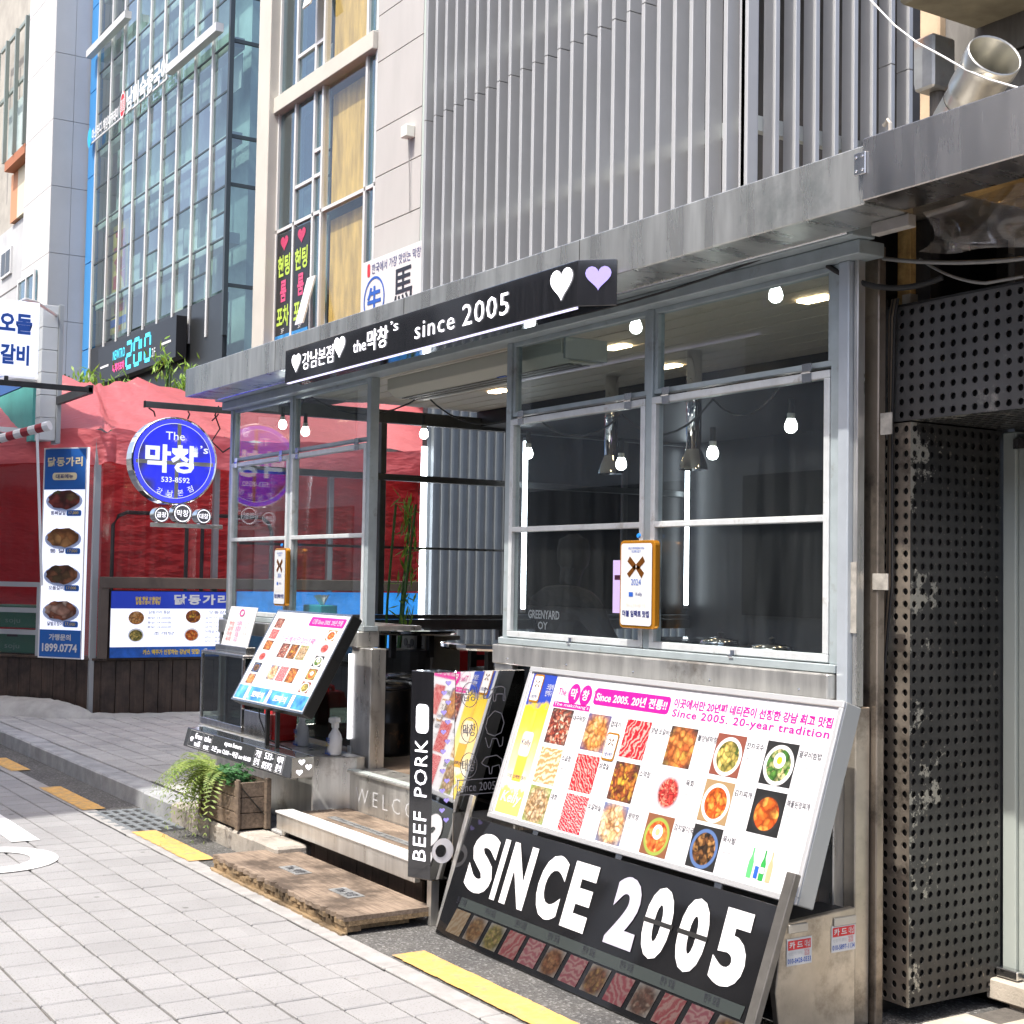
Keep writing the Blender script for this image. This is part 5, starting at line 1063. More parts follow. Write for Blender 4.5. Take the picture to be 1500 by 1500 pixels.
for k, x in enumerate((-15.69,-15.20)):
    q = Panel((x,Yc+.014,4.1), (.44,0,0), (0,0,1.5), cb, .004); q.rect(0,0,1,1,mat('poster_black',(.015,.015,.018),.4),'poster',1)
    for j, (t_, c_) in enumerate((('헌팅',(.45,.62,.08)),('룸',(.65,.08,.2)),('포차',(.45,.62,.08)))): q.text(t_,.1 if j != 1 else .3,.66-j*.2,.9 if j != 1 else .7,.83-j*.2,mat('poster%d'%j,c_,.5),2,bold=.03)
    q.rect(0,0,1,.2,mat('poster_blue',(.03,.25,.6),.4,var=.5,vs=6),'poster_foot',2); q.text('3F',.4,.21,.6,.25,'white_print',2); q.heart(.25,.86,.75,.98,mat('poster_heart',(.5,.04,.12),.5),2)
o = thing('wall_lamp', 'small ivory lamp box with dangling wire on the pale stone wall', 'lamp', (-12.33,6.55,5.9)); MB().box(-12.40,-12.28,6.5,6.598,5.93,6.05).build('lamp_box','ivory',o,.01); MB().tube([(-12.34,6.56,5.93),(-12.35,6.58,5.6),(-12.33,6.58,5.2)],.006,5).build('wire','grey_cable',o)
ws = thing('white_banner', 'white restaurant banner with blue ring emblem beside the louvres', 'banner', (-12.4,6.4,4.0)); MB().box(-13.0,-11.0,6.41,6.44,3.4,4.775).build('banner_board','white_print',ws)
p = Panel((-13.0,6.41,3.4), (2.0,0,0), (0,0,1.375), ws, .004); p.circle(.14,.70,.115,.17,'blue_print',.1,'ring',1,32); p.text('牛',.065,.60,.215,.80,'blue_print',1,bold=.03); p.text('馬',.34,.58,.54,.86,'ink',1,bold=.01)
p.text('한국에서 가장 맛있는 막창',.11,.89,.62,.965,'navy',1); p.rrect(.06,.88,.09,.975,.02,'red_print','seal',1)
def set_back(o, s):
    """move a finished building farther away at its true, larger size"""
    c = Vector((0,0,1.6)); o.location = c+(o.location-c)*s
    for ch in o.children:
        for v in ch.data.vertices: v.co *= s
for o_ in (cb, o, ws): set_back(o_, 1.36)
# ================================================================ glass building
K = 1.6
def gs(x, z): return K*x, 1.6+K*(z-1.6)
gb = thing('glass_building', 'teal curtain wall office building with white vertical mullions', 'building', (-35,11.2,0))
Yg = 7*K; xs = [K*v for v in (-24.75,-23.94,-23.25,-22.58,-21.87,-21.19,-20.5,-19.77,-19.06,-18.4)]
zr = [1.6+K*(v-1.6) for v in (5.46,6.2,6.92,7.6,8.25,8.92,9.58,10.3,11.0,11.65,12.4)]
mat('office_dark',(.34,.42,.41),.8,var=.5,vs=.35); mat('window_black',(.07,.08,.09),.4); mat('office_pale',(.45,.5,.48),.8); mat('black_clad',(.02,.022,.024),.35); mat('mullion_dark',(.06,.075,.08),.4,.4)
glass('curtain_glass',(.74,.90,.87),.09,.004,7.); glass('curtain_glass_b',(.60,.76,.77),.22,.004,7.); glass('curtain_glass_c',(.78,.95,.90),.10,.008,6.)
MB().box(xs[0],xs[-1]-.3,Yg+.6,Yg+6,0,20).build('core','office_dark',gb)
for z in zr[1::2]: MB().box(xs[0],xs[-1]-.08,Yg+.1,Yg+.35,z-.12,z+.12).build('floor_slab','office_pale',gb)
random.seed(11)
for i in range(9):
    for j in range(len(zr)-1):
        sub = 2 if random.random() < .22 else 1
        for s_ in range(sub):
            z0 = zr[j]+(zr[j+1]-zr[j])*s_/sub; z1 = zr[j]+(zr[j+1]-zr[j])*(s_+1)/sub; ti = random.gauss(0,.004); tj = random.gauss(0,.004)
            MB().quad([(xs[i]+.05,Yg+.02+ti,z0+.03),(xs[i+1]-.05,Yg+.02-ti,z0+.03),(xs[i+1]-.05,Yg+.02-ti+tj,z1-.03),(xs[i]+.05,Yg+.02+ti+tj,z1-.03)]).build('glass_pane',random.choice(('curtain_glass','curtain_glass','curtain_glass_b','curtain_glass_c')),gb)
            MB().box(xs[i]+.05,xs[i+1]-.05,Yg+.01,Yg+.04,z1-.02,z1+.02).build('transom','mullion_dark',gb)
        if random.random() < .3: MB().box(xs[i]+.1,xs[i]+.1+random.uniform(.3,.9),Yg+.3,Yg+.32,zr[j]+.1,zr[j+1]-.2).build('roller_blind','office_pale',gb)
for x in xs[:-1]: MB().box(x-.05,x+.05,Yg-.03,Yg+.03,zr[0]-.9,20).build('mullion', mat('mullion_white',(.62,.62,.61),.4,.2), gb)
MB().box(xs[-1]-.05,xs[-1]+.05,Yg-.04,Yg+.06,zr[0]-1,20).build('corner_mullion','mullion_dark',gb)
MB().box(xs[0],xs[-1]-.06,Yg+.0,Yg+.12,0,zr[0]-.03).build('black_cladding','black_clad',gb)
for k in range(7): MB().box(xs[0]-.10-.62+.0,xs[0]-.06,Yg-.02,Yg+.15,2.9+k*2.45,2.9+(k+1)*2.45-.03).build('blue_panel', mat('blue_clad',(.05,.26,.58),.4,.2), gb)
zs = [1.6+K*(v-1.6) for v in (4.4,5.53,6.92,7.59,8.92,9.58,11,12)]                     # side face
for z0, z1 in zip(zs, zs[1:]): MB().quad([(xs[-1],Yg+.08,z0+.04),(xs[-1],Yg+3,z0+.04),(xs[-1],Yg+3,z1-.04),(xs[-1],Yg+.08,z1-.04)]).build('glass_pane','curtain_glass_b' if z0 > 6 else 'black_clad',gb); MB().box(xs[-1]-.03,xs[-1]+.03,Yg+.07,Yg+3,z1-.039,z1+.039).build('transom','mullion_dark',gb)
def gbar(a, b_, m_, nm): (xa, za), (xb, zb2) = a, b_; return MB().beam((xa,Yg-.25,za),(xb,Yg-.25,zb2),.18,.16).build(nm, m_, gb)
MB().box(K*-20.58,K*-18.5,Yg-.3,Yg-.12,1.6+K*7.44,1.6+K*7.56).build('sun_shelf','mullion_white',gb); MB().box(K*-24.9,K*-22.7,Yg-.3,Yg-.12,1.6+K*9.0,1.6+K*9.12).build('sun_shelf','mullion_white',gb)
p = Panel((K*-24.95,Yg-.16,1.6+K*7.42), (K*4.25,0,0), (0,0,K*.42), gb, .01)
MB().box(K*-24.95,K*-20.75,Yg-.15,Yg-.12,1.6+K*7.44,1.6+K*7.47).build('sign_rail','mullion_white',gb)
p.disc(.03,.35,.028,.42,mat('cyan_sign',(.03,.4,.75),.4),'emblem',1); p.text('마스터디 게임아카데미',.065,.12,.42,.62,'white_print',1,bold=.03); p.disc(.475,.5,.035,.55,'red_print','emblem',1); p.circle(.475,.5,.034,.53,'white_print',.15,'emblem',2); p.text('囍',.45,.25,.50,.75,'white_print',2); p.text('남미숙중국어',.52,.05,.99,.95,'white_print',1,bold=.04)
vb = Panel((K*-24.0,Yg+.2,1.6+K*4.0), (K*.85,0,0), (0,0,K*1.85), gb, .01); vb.rect(0,0,1,1,mat('banner_yellow',(.55,.42,.1),.5),'window_banner',1)
for k, t_ in enumerate('교실대입'): vb.text(t_,.12,.75-k*.19,.88,.93-k*.19,mat('banner_red',(.4,.04,.06),.5),2,bold=.06)
vb.rect(0,.06,1,.13,'blue_print','banner_strip',2); vb.text('4F',.3,.0,.7,.05,'red_print',2,bold=.03)
ns = thing('digital_sign', 'black sign with cyan 2010 digits on the glass building', 'sign', (-34.5,11.0,6.5))
MB().box(-37.6,-31.5,10.85,11.1,6.52,7.48).build('sign_box','poster_black',ns); p = Panel((-37.6,10.85,6.52), (6.1,0,0), (0,0,.96), ns, .01); CY_ = mat('cyan_digit',(.05,.55,.75),.4,emit=(.05,.6,.85),es=.7)
SEG = {'2':'abged','0':'abcdef','1':'bc'}
def seg(pan, ch, u, v, w_, h_):
    S = dict(a=((.12,.93),(.88,.93)),g=((.12,.5),(.88,.5)),d=((.12,.07),(.88,.07)),f=((.06,.56),(.06,.88)),e=((.06,.12),(.06,.44)),b=((.94,.56),(.94,.88)),c=((.94,.12),(.94,.44)))
    for s_ in SEG[ch]:
        (x0,y0),(x1,y1) = S[s_]; t_ = .07 if y0 == y1 else 0; t2 = .10 if x0 == x1 else 0; pan.poly([(u+w_*(x0-t2),v+h_*(y0-t_)),(u+w_*(x1+t2),v+h_*(y0-t_)),(u+w_*(x1+t2),v+h_*(y1+t_)),(u+w_*(x0-t2),v+h_*(y1+t_))],CY_,'digit_segment',1)
for ch, u in (('2',.40),('0',.50),('1',.522),('0',.635)): seg(p,ch,u,.12,.075,.74)
p.text('NEWTRO',.22,.5,.38,.75,CY_,1,space=1.1); p.text('대학가포차',.22,.17,.38,.40,mat('pink_sign',(.75,.06,.22),.4,emit=(.8,.06,.25),es=.5),1,bold=.03); p.text('2F',.725,.2,.77,.42,'white_print',1)
p.rect(.04,.4,.16,.46,'white_print','dash',1); p.rect(.83,.4,.95,.46,'white_print','dash',1)
# ================================================================ concrete and old buildings on the far left
cn2 = thing('stone_clad_building', 'tall grey stone clad building left of the glass building', 'building', (-42,10.2,0))
mat('granite_front',(.5,.5,.5),.75,var=.08,vs=.8); mat('granite_side_shaded',(.44,.45,.47),.75,var=.06,vs=.8)  # same stone; shade on the side face is put into its darker colour
MB().box(-43.5,-40.45,10.25,16,0,24).build('core','granite_front',cn2)
for k in range(10):
    z0 = 1+k*1.9; MB().box(-43.5,-40.42,10.2,10.24,z0,z0+1.885).build('stone_panel','granite_front',cn2)
    for j in range(2): MB().box(-40.44,-40.40,10.2+j*.56,10.2+j*.56+.55,z0,z0+1.885).build('stone_panel','granite_side_shaded',cn2)
wv = MB().box(-43.4,-41.6,10.13,10.19,5.4,10.2).build('stair_window','facade_glass',cn2)
for x in (-43.45,-42.5,-41.6): MB().box(x-.05,x+.05,10.08,10.129,5.4,10.2).build('mullion','frame_white',cn2)
for z in (6.8,8.6,10.15): MB().box(-43.4,-41.65,10.09,10.128,z-.05,z+.05).build('transom','frame_white',cn2)
ob = thing('old_concrete_building', 'old weathered concrete block with small windows at the far left', 'building', (-50,11,0))
MB().box(-60,-45.3,11,18,0,12.95).build('wall', mat('old_conc',(.42,.43,.44),.85,var=.15,vs=.5,dirt=(.32,.33,.35),dirt_amt=.3,ds=.4), ob)
for z in (8.3,10.8): MB().box(-60,-45.3,10.985,10.999,z,z+.03).build('joint','joint_dark',ob)
for x, z in ((-49.6,11.35),(-49.8,8.85)):
    f = MB().box(x,x+1.4,10.93,10.998,z,z+.9).build('window','frame_white',ob); MB().box(x+.1,x+.66,10.92,10.929,z+.08,z+.82).build('pane','window_black',f); MB().box(x+.74,x+1.3,10.92,10.929,z+.08,z+.82).build('pane','window_black',f)
MB().box(-60,-45.3,11.05,17,12.96,24).build('upper_wall', mat('old_tile',(.36,.34,.30),.85,var=.2,vs=1), ob); MB().box(-48,-45.35,10.6,11.04,14.6,14.9).build('tiled_eave', mat('eave_red',(.35,.13,.06),.7), ob); MB().box(-47.4,-45.35,10.9,11.045,13,14.59).build('yellow_wall', mat('wall_cream',(.6,.55,.42),.8), ob); MB().box(-48.3,-47.41,10.9,11.045,13,14.59).build('brick_pier', mat('brick_or',(.5,.24,.13),.8), ob)
for x in (-49.5,-48.2,-46.9,-45.6): MB().box(x,x+.12,10.55,10.67,14.91,19).build('roof_frame', mat('frame_green',(.22,.26,.24),.5), ob)
for z in (17.2,19): MB().box(-49.5,-45.4,10.68,10.75,z,z+.12).build('roof_frame_rail','frame_green',ob)
MB().box(-49.4,-45.6,11.0,11.049,15.3,17.1).build('roof_window','office_dark',ob)
# ================================================================ red tent restaurant
tn = thing('red_tent', 'red tarpaulin tent restaurant with clear plastic side walls', 'tent', (-16,5,.12))
def tarp(name, c, rough=.35):
    m, nt, p, N, L = _new(name); p.inputs['Roughness'].default_value = rough; p.inputs['Base Color'].default_value = _val(c)
    t_ = N('ShaderNodeBsdfTranslucent'); t_.inputs[0].default_value = _val((min(1,c[0]*1.1),c[1],c[2])); ms = N('ShaderNodeMixShader'); ms.inputs[0].default_value = .5; o = nt.nodes['Material Output']
    b_ = N('ShaderNodeBump'); b_.inputs['Strength'].default_value = .5; b_.inputs['Distance'].default_value = .12; L(_noise(nt, _pos(nt,(1,1,2.5)), 2.2, 3), b_.inputs['Height']); L(b_.outputs[0], p.inputs['Normal'])
    L(p.outputs[0], ms.inputs[1]); L(t_.outputs[0], ms.inputs[2]); L(ms.outputs[0], o.inputs[0]); return m
tarp('tarp_sunlit',(.70,.20,.22)); tarp('tarp_shaded',(.44,.03,.04),.6)  # outer pink holds the sunlit sheen, inner dark red holds the shade
ev = [(-16.6,2.95),(-15.6,3.65),(-14.62,4.28),(-14.60,4.45),(-14.6,5.2),(-14.6,6.0),(-14.6,7.2),(-14.6,8.4),(-14.6,9.6)]
tp = [(-17.6,3.9,3.92),(-16.9,4.2,3.92),(-16.4,4.62,3.76),(-16.4,4.80,3.75),(-16.4,5.2,3.86),(-16.45,6.0,3.72),(-16.4,7.2,3.66),(-16.4,8.6,3.9),(-16.4,10,3.8)]
def smooth_pts(P, n):
    out = []
    for k in range(len(P)-1):
        for j in range(n): t_ = j/n; out.append(tuple(a+(c-a)*t_ for a, c in zip(P[k], P[k+1])))
    return out+[P[-1]]
e_ = smooth_pts([(x,y,3.05) for x,y in ev], 6); t3 = smooth_pts(tp, 6); b = MB(); NV = 10; n = len(e_)
for j in range(NV+1):
    v = j/NV
    for k in range(n):
        a, c = Vector(e_[k]), Vector(t3[k]); q_ = a+(c-a)*v; s_ = math.sin(math.pi*v); seam = math.sin(k*.55)
        q_.z += -.10*s_+.05*s_*seam+.02*math.sin(k*1.7+j*1.1); q_.x += .04*s_*math.sin(k*.9+2); b.v.append(tuple(q_))
for j in range(NV):
    for k in range(n-1): i = j*n+k; b.f.append((i,i+1,i+n+1,i+n))
b.build('canopy','tarp_sunlit',tn,smooth=True)
b = MB(); NV = 6
for j in range(NV+1):
    v = j/NV
    for k in range(n):
        x, y, z = e_[k]; o_ = .03*math.sin(k*1.3+v*2)+.02*math.sin(k*2.9); b.v.append((x+.04+o_*v, y-.02-o_*v*.5, 3.05-.34*v+.03*math.sin(k*.8)*(1-v)-.02*math.sin(k*.7)*v))
for j in range(NV):
    for k in range(n-1): i = j*n+k; b.f.append((i,i+1,i+n+1,i+n))
b.build('valance','tarp_sunlit',tn,smooth=True)
MB().box(-20,-17.2,3.2,10,.12,3.0).build('inner_wall','tarp_shaded',tn); MB().box(-17.2,-14.7,9.4,9.6,.12,2.9).build('end_wall','tarp_shaded',tn)
b = MB(); w_ = [(-16.2,3.25),(-14.62,4.33),(-14.58,5.0),(-14.6,6.0),(-14.58,7.0),(-14.6,8.2)]
for (xa,ya),(xb,yb) in zip(w_, w_[1:]):
    for k in range(6):
        q0, q1 = k/6, (k+1)/6; z0, z1 = .70, 2.8; j0, j1 = .02*math.sin(k*2.1), .02*math.sin((k+1)*2.1); b.quad([(xa+(xb-xa)*q0-.06+j0,ya+(yb-ya)*q0,z0),(xa+(xb-xa)*q1-.06+j1,ya+(yb-ya)*q1,z0),(xa+(xb-xa)*q1-.06+j1*.5,ya+(yb-ya)*q1,z1),(xa+(xb-xa)*q0-.06+j0*.5,ya+(yb-ya)*q0,z1)])
b.build('plastic_wall', glass('plastic_wall',(.86,.80,.80),.07,.02,6.,.08,streak=(9,9,.5)), tn)
mat('pole_grey',(.4,.42,.43),.45,.4)
for x, y in ((-14.66,4.26),(-14.68,5.55),(-14.68,6.9),(-14.68,8.1)): MB().box(x-.03,x+.03,y-.03,y+.03,.12,2.98).build('tent_pole','pole_grey',tn)
for y in (4.6,5.6): MB().tube([(-15.2,y,.9),(-15.2,y,2.1),(-15.2,y+.06,2.2),(-15.2,y+.15,2.24),(-15.2,y+.7,2.24),(-15.2,y+.78,2.18),(-15.2,y+.82,2.08),(-15.2,y+.82,.9)],.022,8).build('chair_frame','rubber',tn)
# timber clad base
tw = thing('timber_counter_wall', 'dark brown timber clad counter wall under the tent', 'wall', (-14.6,4.4,.12))
A_, Bd = Vector((-14.57,4.33,0)), Vector((-.821,-.571,0)); nA = Vector((.571,-.821,0))
k = 0; s0 = .0
while s0 < 1.9:
    c = A_+Bd*(s0+.075)+Vector((0,0,.40)); MB().obox(c, Bd*.072, nA*.012, (0,0,.285)).build('plank','wood_clad',tw,.003); s0 += .15
y = 4.335
while y < 8.2: MB().box(-14.595,-14.57,y,y+.144,.115,.685).build('plank','wood_clad',tw,.003); y += .15
c = A_+Bd*.95-nA*.16+Vector((0,0,.70)); MB().obox(c, Bd*1.0, nA*.19, (0,0,.012)).build('shelf','wood_clad',tw); MB().box(-14.95,-14.55,4.34,8.2,.689,.712).build('shelf','wood_clad',tw)
MB().box(-14.9,-14.6,4.5,8.2,.12,.684).build('core','black',tw); MB().obox(A_+Bd*1.0-nA*.2+Vector((0,0,.4)), Bd*.95, nA*.17, (0,0,.28)).build('core','black',tw)
MB().box(-14.62,-14.5,4.30,8.2,1.43,1.545).build('top_beam', mat('beam_brown',(.10,.075,.06),.6,var=.2,vs=4), tw, .004); MB().box(-14.6,-14.51,4.29,4.37,.713,1.429).build('frame_post','beam_brown',tw)
lc = thing('menu_screen', 'wide blue and white menu panel on the timber counter', 'menu board', (-14.5,5.0,.71)); MB().box(-14.56,-14.50,4.38,5.72,.715,1.41).build('panel_case','black',lc)
p = Panel((-14.50,4.39,.72), (0,1.32,0), (0,0,.68), lc, .004); mat('lit_white',(.8,.82,.88),.4,emit=(.85,.88,1),es=.35); mat('lit_blue',(.015,.04,.32),.4,emit=(.02,.05,.5),es=.15)
p.rect(0,.16,1,.75,'lit_white','panel_white',1); p.rect(0,.74,1,1,'lit_blue','panel_head',2); p.rect(0,0,1,.16,mat('lit_azure',(.02,.12,.5),.4,var=.4,vs=9),'panel_foot',2)
p.text('닭동가리',.50,.80,.95,.96,'white_print',3,bold=.04,space=1.25); p.text('닭발 통닭 오돌갈비\n닭발오징어 조개탕',.19,.80,.39,.92,'yellow_print',3,bold=.03); p.text('카스 맥주가 인정하는 강남역 맛집!',.26,.04,.72,.12,'yellow_print',3,bold=.03); p.text('Cass',.74,.03,.84,.13,'white_print',3,shear=.2,bold=.02)
for u, v, ky in ((.20,.60,'b'),(.20,.34,'e'),(.66,.62,'i'),(.65,.34,'k')): p.disc(u,v,.062,.1,F[ky],'dish_photo',3)
for u0, v, t_ in ((.30,.66,'닭동가리 통닭'),(.34,.34,'조개탕'),(.79,.66,'오돌갈비'),(.76,.36,'어깨살 시리즈')): p.text(t_,u0,v,u0+.17,v+.05,'navy',2)
for v in (.58,.51,.44): p.text('통닭 19,000원',.29,v,.48,v+.035,'navy',2); p.text('갈비 17,000원',.76,v,.95,v+.035,'navy',2)
for v in (.28,.22): p.text('갈비 18,000원',.76,v,.95,v+.035,'navy',2)
o = MB().box(-14.55,-14.51,5.76,8.1,.72,1.41).build('blue_advert', mat('sea_print',(.03,.2,.55),.4,var=.6,vs=4,emit=(.03,.25,.7),es=.35)); tag(o, 'blue picture advert panel seen through the booth windows', 'advert')
bn = thing('vertical_menu_banner', 'tall narrow blue and white vertical menu sign with four dishes', 'menu sign', (-14.9,4.0,.7)); bU = Vector((.46,.32,0)); bP = Vector((-15.13,3.86,.70))+nA*.03
MB().obox(bP+bU/2+Vector((0,0,1.085))-nA*.016, bU/2, nA*.015, (0,0,1.085)).build('sign_board','lit_white',bn); p = Panel(bP, bU, (0,0,2.17), bn, .004); p.frame(0,0,1,1,.03,.006,'white_print','border',2)
p.rect(.03,.80,.97,.994,mat('sign_royal',(.02,.12,.42),.4),'head',2); p.rect(.03,.006,.97,.135,'sign_royal','foot',2); p.text('닭동가리',.1,.91,.9,.955,mat('cream_text',(.8,.68,.42),.5),3,bold=.03,space=1.15); p.rrect(.22,.845,.78,.88,.03,'cream_text','tag',3); p.text('대표메뉴',.3,.852,.7,.873,'navy',4,bold=.02)
p.text('가맹문의',.25,.085,.75,.115,'white_print',3,bold=.03); p.text('1899.0774',.1,.03,.9,.07,'white_print',3,bold=.03)
for v, ky, t_ in ((.71,'i','통뼈닭발'),(.53,'b','통 닭'),(.355,'d','오돌갈비'),(.185,'j','닭발오징어')):
    p.disc(.5,v+.035,.42,.05,mat('plate_blue',(.5,.58,.8),.4),'plate_print',2); b = MB(); pts = [(.5+.36*math.cos(2*math.pi*q/22)*(1+.06*math.sin(q*2.7)), v+.042+.045*math.sin(2*math.pi*q/22)*(1+.1*math.sin(q*1.9))) for q in range(22)]
    b.quad([p.at(u,w2,.012) for u,w2 in pts], [(u,(w2-v)*5+.3) for u,w2 in pts]); b.build('dish_print', food('dish'+ky,'pile',{'i':[(.08,.02,.02),(.3,.06,.04),(.12,.16,.05)],'b':[(.28,.10,.03),(.45,.2,.07),(.5,.28,.1)],'d':[(.12,.05,.03),(.35,.14,.06),(.05,.05,.02)],'j':[(.2,.06,.03),(.4,.15,.08),(.7,.6,.5)]}[ky],ord(ky),scale=5), bn)
    p.text(t_,.2,v-.032,.55,v-.012,'navy',2,bold=.02); p.rrect(.56,v-.036,.9,v-.008,.02,'sign_royal','price_tag',2); p.text('17,000',.62,v-.03,.84,v-.014,'yellow_print',3)
cf = thing('concrete_footing', 'lumpy whitewashed concrete footing along the timber wall', 'footing', (-15,4,.12)); b = MB(); cl = []
path = [(-16.0,3.25),(-15.5,3.60),(-15.0,3.92),(-14.75,4.05),(-14.5,4.22),(-14.46,4.6),(-14.46,5.1),(-14.46,5.8),(-14.47,6.5)]; hs = [.16,.17,.17,.15,.06,.04,.035,.03,.03]; wd = [.26,.3,.32,.28,.14,.1,.09,.08,.08]
pp_ = smooth_pts([(x,y,h,w2) for (x,y),h,w2 in zip(path,hs,wd)], 5)
for k, (x,y,h,w2) in enumerate(pp_):
    d = Vector((pp_[min(k+1,len(pp_)-1)][0]-pp_[max(k-1,0)][0], pp_[min(k+1,len(pp_)-1)][1]-pp_[max(k-1,0)][1], 0)).normalized(); nn = Vector((d.y,-d.x,0))
    for j in range(7): t_ = j/6; q_ = Vector((x,y,.11))+nn*(w2*t_-.03)+Vector((0,0,h*math.sqrt(max(0,1-t_**2.2))+random.uniform(-.008,.008) if j < 6 else 0)); b.v.append(tuple(q_))
for k in range(len(pp_)-1):
    for j in range(6): i = k*7+j; b.f.append((i,i+7,i+8,i+1))
b.build('mound', mat('whitewash',(.34,.34,.33),.9,var=.2,vs=5,bump=.5,bs=25), cf, smooth=True)
rl = thing('shelf_railing', 'pale grey steel railing frame in front of the green crates', 'railing', (-15.4,3.7,.71)); b0 = A_+Bd*.80
for s_ in (0,): MB().obox(b0+Vector((0,0,1.09)), Bd*.03, nA*.03, (0,0,.38)).build('post','pole_grey',rl)
for z in (1.45,1.18,.95): MB().obox(b0+Bd*.6+Vector((0,0,z)), Bd*.57, nA*.02, (0,0,.025)).build('rail','pole_grey',rl)
for k in range(2):
    cr = thing('green_crate', ('lower green bottle crate on the shelf behind the railing','upper green bottle crate on the shelf behind the railing')[k], 'crate', (-15.8,3.8,.71+k*.27), 'green bottle crates'); c = b0+Bd*.45-nA*.26; z = .713+k*.27
    MB().obox(c+Vector((0,0,z+.125)), Bd*.34, nA*.16, (0,0,.12)).build('crate_body', mat('green_plastic',(.02,.17,.09),.4), cr, .012); MB().obox(c+nA*.1605+Vector((0,0,z+.20)), Bd*.07, nA*.002, (0,0,.02)).build('hand_hole','black',cr)
    text('soju', tuple(c+nA*.162-Bd*-.1+Vector((0,0,z+.04))), -Bd, (0,0,1), .2, .07, mat('crate_print',(.2,.35,.3),.5), cr)
# corrugated wall beyond the side window
cw = thing('corrugated_wall', 'dark grey corrugated metal wall seen through the doorway', 'wall', (-13,7.2,0)); b = MB(); y = 7.2; 
while y < 11: 
    for (ya, xa),(yb, xb) in (((0,0),(.05,0)),((.05,0),(.065,.03)),((.065,.03),(.095,.03)),((.095,.03),(.11,0))): b.quad([(-13+xa,y+ya,.1),(-13+xb,y+yb,.1),(-13+xb,y+yb,4.2),(-13+xa,y+ya,4.2)])
    y += .11
b.build('ribbed_sheet', mat('corr_grey',(.20,.22,.235),.5,.3,var=.1,vs=3), cw); MB().box(-13.1,-13.005,7.2,11,.1,4.2).build('backing','dark_metal',cw)
o = MB().box(-12.99,-12.95,7.13,7.18,.6,2.95).build('light_strip_post','tube_glow'); tag(o,'vertical white light strip on the edge of the corrugated wall','light strip')
# ================================================================ shop at the far left with globe lamp
ls = thing('tiled_side_wall', 'white tiled shop side wall with teal awning frame at the far left', 'building', (-15,3.7,2.5))
for k in range(6): MB().box(-15.0,-14.82,3.70,3.86,2.93+k*.232,2.93+k*.232+.227).build('tile', mat('tile_white',(.6,.62,.62),.35,var=.05,vs=3), ls, .003)
MB().box(-14.99,-14.80,3.862,3.91,2.9,4.33).build('edge_trim','pole_grey',ls,.004); MB().box(-19,-15.2,3.72,3.9,2.95,3.55).build('teal_panel', mat('teal_wall',(.10,.42,.38),.6,var=.12,vs=3), ls); MB().box(-19,-15.01,3.715,3.9,3.56,4.3).build('blue_fascia','sign_royal',ls)
MB().tube([(-15.0,3.05,3.2),(-15.0,3.1,3.38),(-15.0,3.25,3.5),(-15.0,3.5,3.56),(-15.0,3.72,3.56)],.03,8).build('curved_bracket', 'frame_white', ls); MB().box(-15.02,-14.98,3.05,3.72,3.0,3.05).build('bracket_bar','frame_white',ls)
st2 = thing('rolled_awning', 'rolled red and white striped awning on a white bar', 'awning', (-14.5,3.4,2.9)); A2_, B2_ = Vector((-15.3,2.75,2.72)), Vector((-14.4,3.64,3.02))
for k in range(16): MB().cyl(A2_+(B2_-A2_)*(k/16), A2_+(B2_-A2_)*((k+1)/16), .045, 10).build('stripe', mat('stripe_red',(.28,.03,.04),.6) if k % 2 else 'white_print', st2)
MB().cyl(B2_, B2_+(B2_-A2_)*.05, .05, 12).build('end_cap','white_plastic',st2); MB().cyl((-14.42,3.58,2.95),(-14.45,3.68,1.45),.014,8).build('crank_rod','white_plastic',st2)
sb = thing('lantern_sign', 'white square sign box with blue Korean lettering below the globe lamp', 'sign', (-13.6,3.1,3.4)); MB().box(-13.75,-13.6,2.85,3.365,3.40,4.10).build('sign_box','lit_white',sb,.006)
text('오돌', (-13.598,3.0,3.79), (0,1,0), (0,0,1), .30, .19, 'blue_print', sb, bold=.04, split=True); text('갈비', (-13.598,3.02,3.5), (0,1,0), (0,0,1), .26, .19, 'blue_print', sb, bold=.04, split=True)
MB().box(-13.70,-13.66,3.0,3.9,3.31,3.36).build('arm','dark_metal',sb,.003); MB().box(-14.85,-13.66,3.86,3.905,3.3,3.38).build('arm_return','dark_metal',sb); MB().cyl((-13.68,3.1,3.361),(-13.68,3.1,3.40),.02,8).build('stem','dark_metal',sb)
gl_ = thing('globe_lamp', 'white globe lamp on a curved bracket above the sign box', 'lamp', (-14,3.25,3.7)); pr_ = [(.13*math.sin(math.pi*k/12), -.13*math.cos(math.pi*k/12)) for k in range(12)]
MB().lathe(pr_, (-13.9,3.22,3.85), (0,0,1), 22, cap=False).build('globe', mat('opal',(.7,.7,.74),.25), gl_, smooth=True); MB().lathe([(.12,0),(.1,.05),(.03,.09),(.02,.13)], (-13.9,3.22,3.94), (0,0,1), 18).build('cap','frame_white',gl_, smooth=True)
MB().tube([(-13.9,3.22,4.05),(-13.9,3.24,4.14),(-13.92,3.3,4.18),(-14.1,3.45,4.2),(-14.85,3.85,4.22)],.016,8).build('bracket','frame_white',gl_)
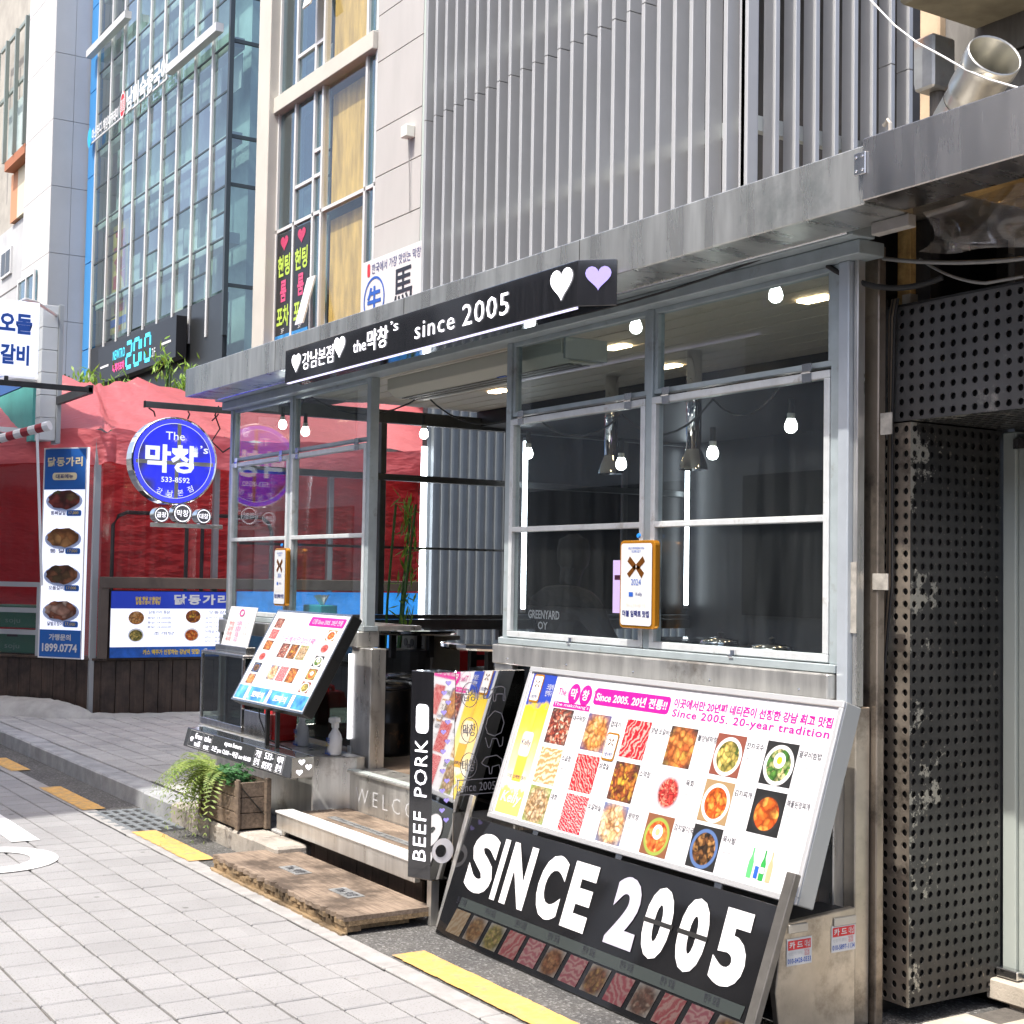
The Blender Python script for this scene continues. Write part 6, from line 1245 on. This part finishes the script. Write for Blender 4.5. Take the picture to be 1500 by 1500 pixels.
# bamboo shrubs above the tent
for x, y, z, r, lab in ((-19.2,5.85,4.0,.32,'small leafy bamboo shrub above the tent near the blue cladding'),(-19.0,6.5,4.2,.34,'leafy bamboo shrub above the tent ridge below the digital sign'),(-18.5,5.15,3.9,.3,'low leafy shrub at the left end of the tent roof'),(-18.0,7.15,4.15,.42,'leafy bamboo shrub beside the fascia end of the booth')):
    s_ = thing('shrub', lab, 'shrub', (x,y,z-1), 'bamboo shrubs above the tent'); b = MB()
    for k in range(5): leafy(b, (x+random.gauss(0,r*.4),y+random.gauss(0,r*.5),z+random.gauss(0,r*.4)), 60, r*.45, .16, .016, .5)
    b.build('foliage','bamboo_leaf',s_); b = MB()
    for k in range(4): MB.tube(b, [(x+random.gauss(0,.1),y+random.gauss(0,.1),z-1.2),(x+random.gauss(0,.15),y+random.gauss(0,.15),z+.2)],.012,5)
    b.build('stem','bamboo_stem',s_); MB().box(x-.3,x+.3,y-.3,y+.3,z-1.5,z-1.15).build('trough','beam_brown',s_)
# ================================================================ the other side of the street, behind the camera
op = thing('opposite_tower', 'tall pale building across the street, seen only in reflections', 'building', (-25,-6,0)); MB().box(-33,-8.4,-14,-4.0,0,18.6).build('wall', mat('opp_pale',(.82,.81,.78),.8,var=.15,vs=.6), op)
for k in range(6):
    for j in range(5): MB().box(-33+j*4.8+.6,-33+j*4.8+4.2,-3.999,-3.95,1.2+k*2.9,2.9+k*2.9).build('window','window_black',op)
o2 = thing('opposite_row', 'low shop row across the street, seen only in reflections', 'building', (0,-4,0)); MB().box(-8.39,9,-9,-2.7,0,4.6).build('wall', mat('opp_grey',(.34,.33,.32),.8,var=.3,vs=.8), o2)
for j in range(6):
    x = -8.2+j*2.8; MB().box(x,x+2.3,-2.699,-2.66,.3,2.5).build('shop_window','window_black',o2); MB().box(x,x+2.5,-2.699,-2.6,2.7,3.4).build('shop_sign', mat('opp_sign%d'%j, random.choice(((.1,.3,.2),(.5,.1,.08),(.6,.55,.4),(.08,.1,.3))), .5), o2)
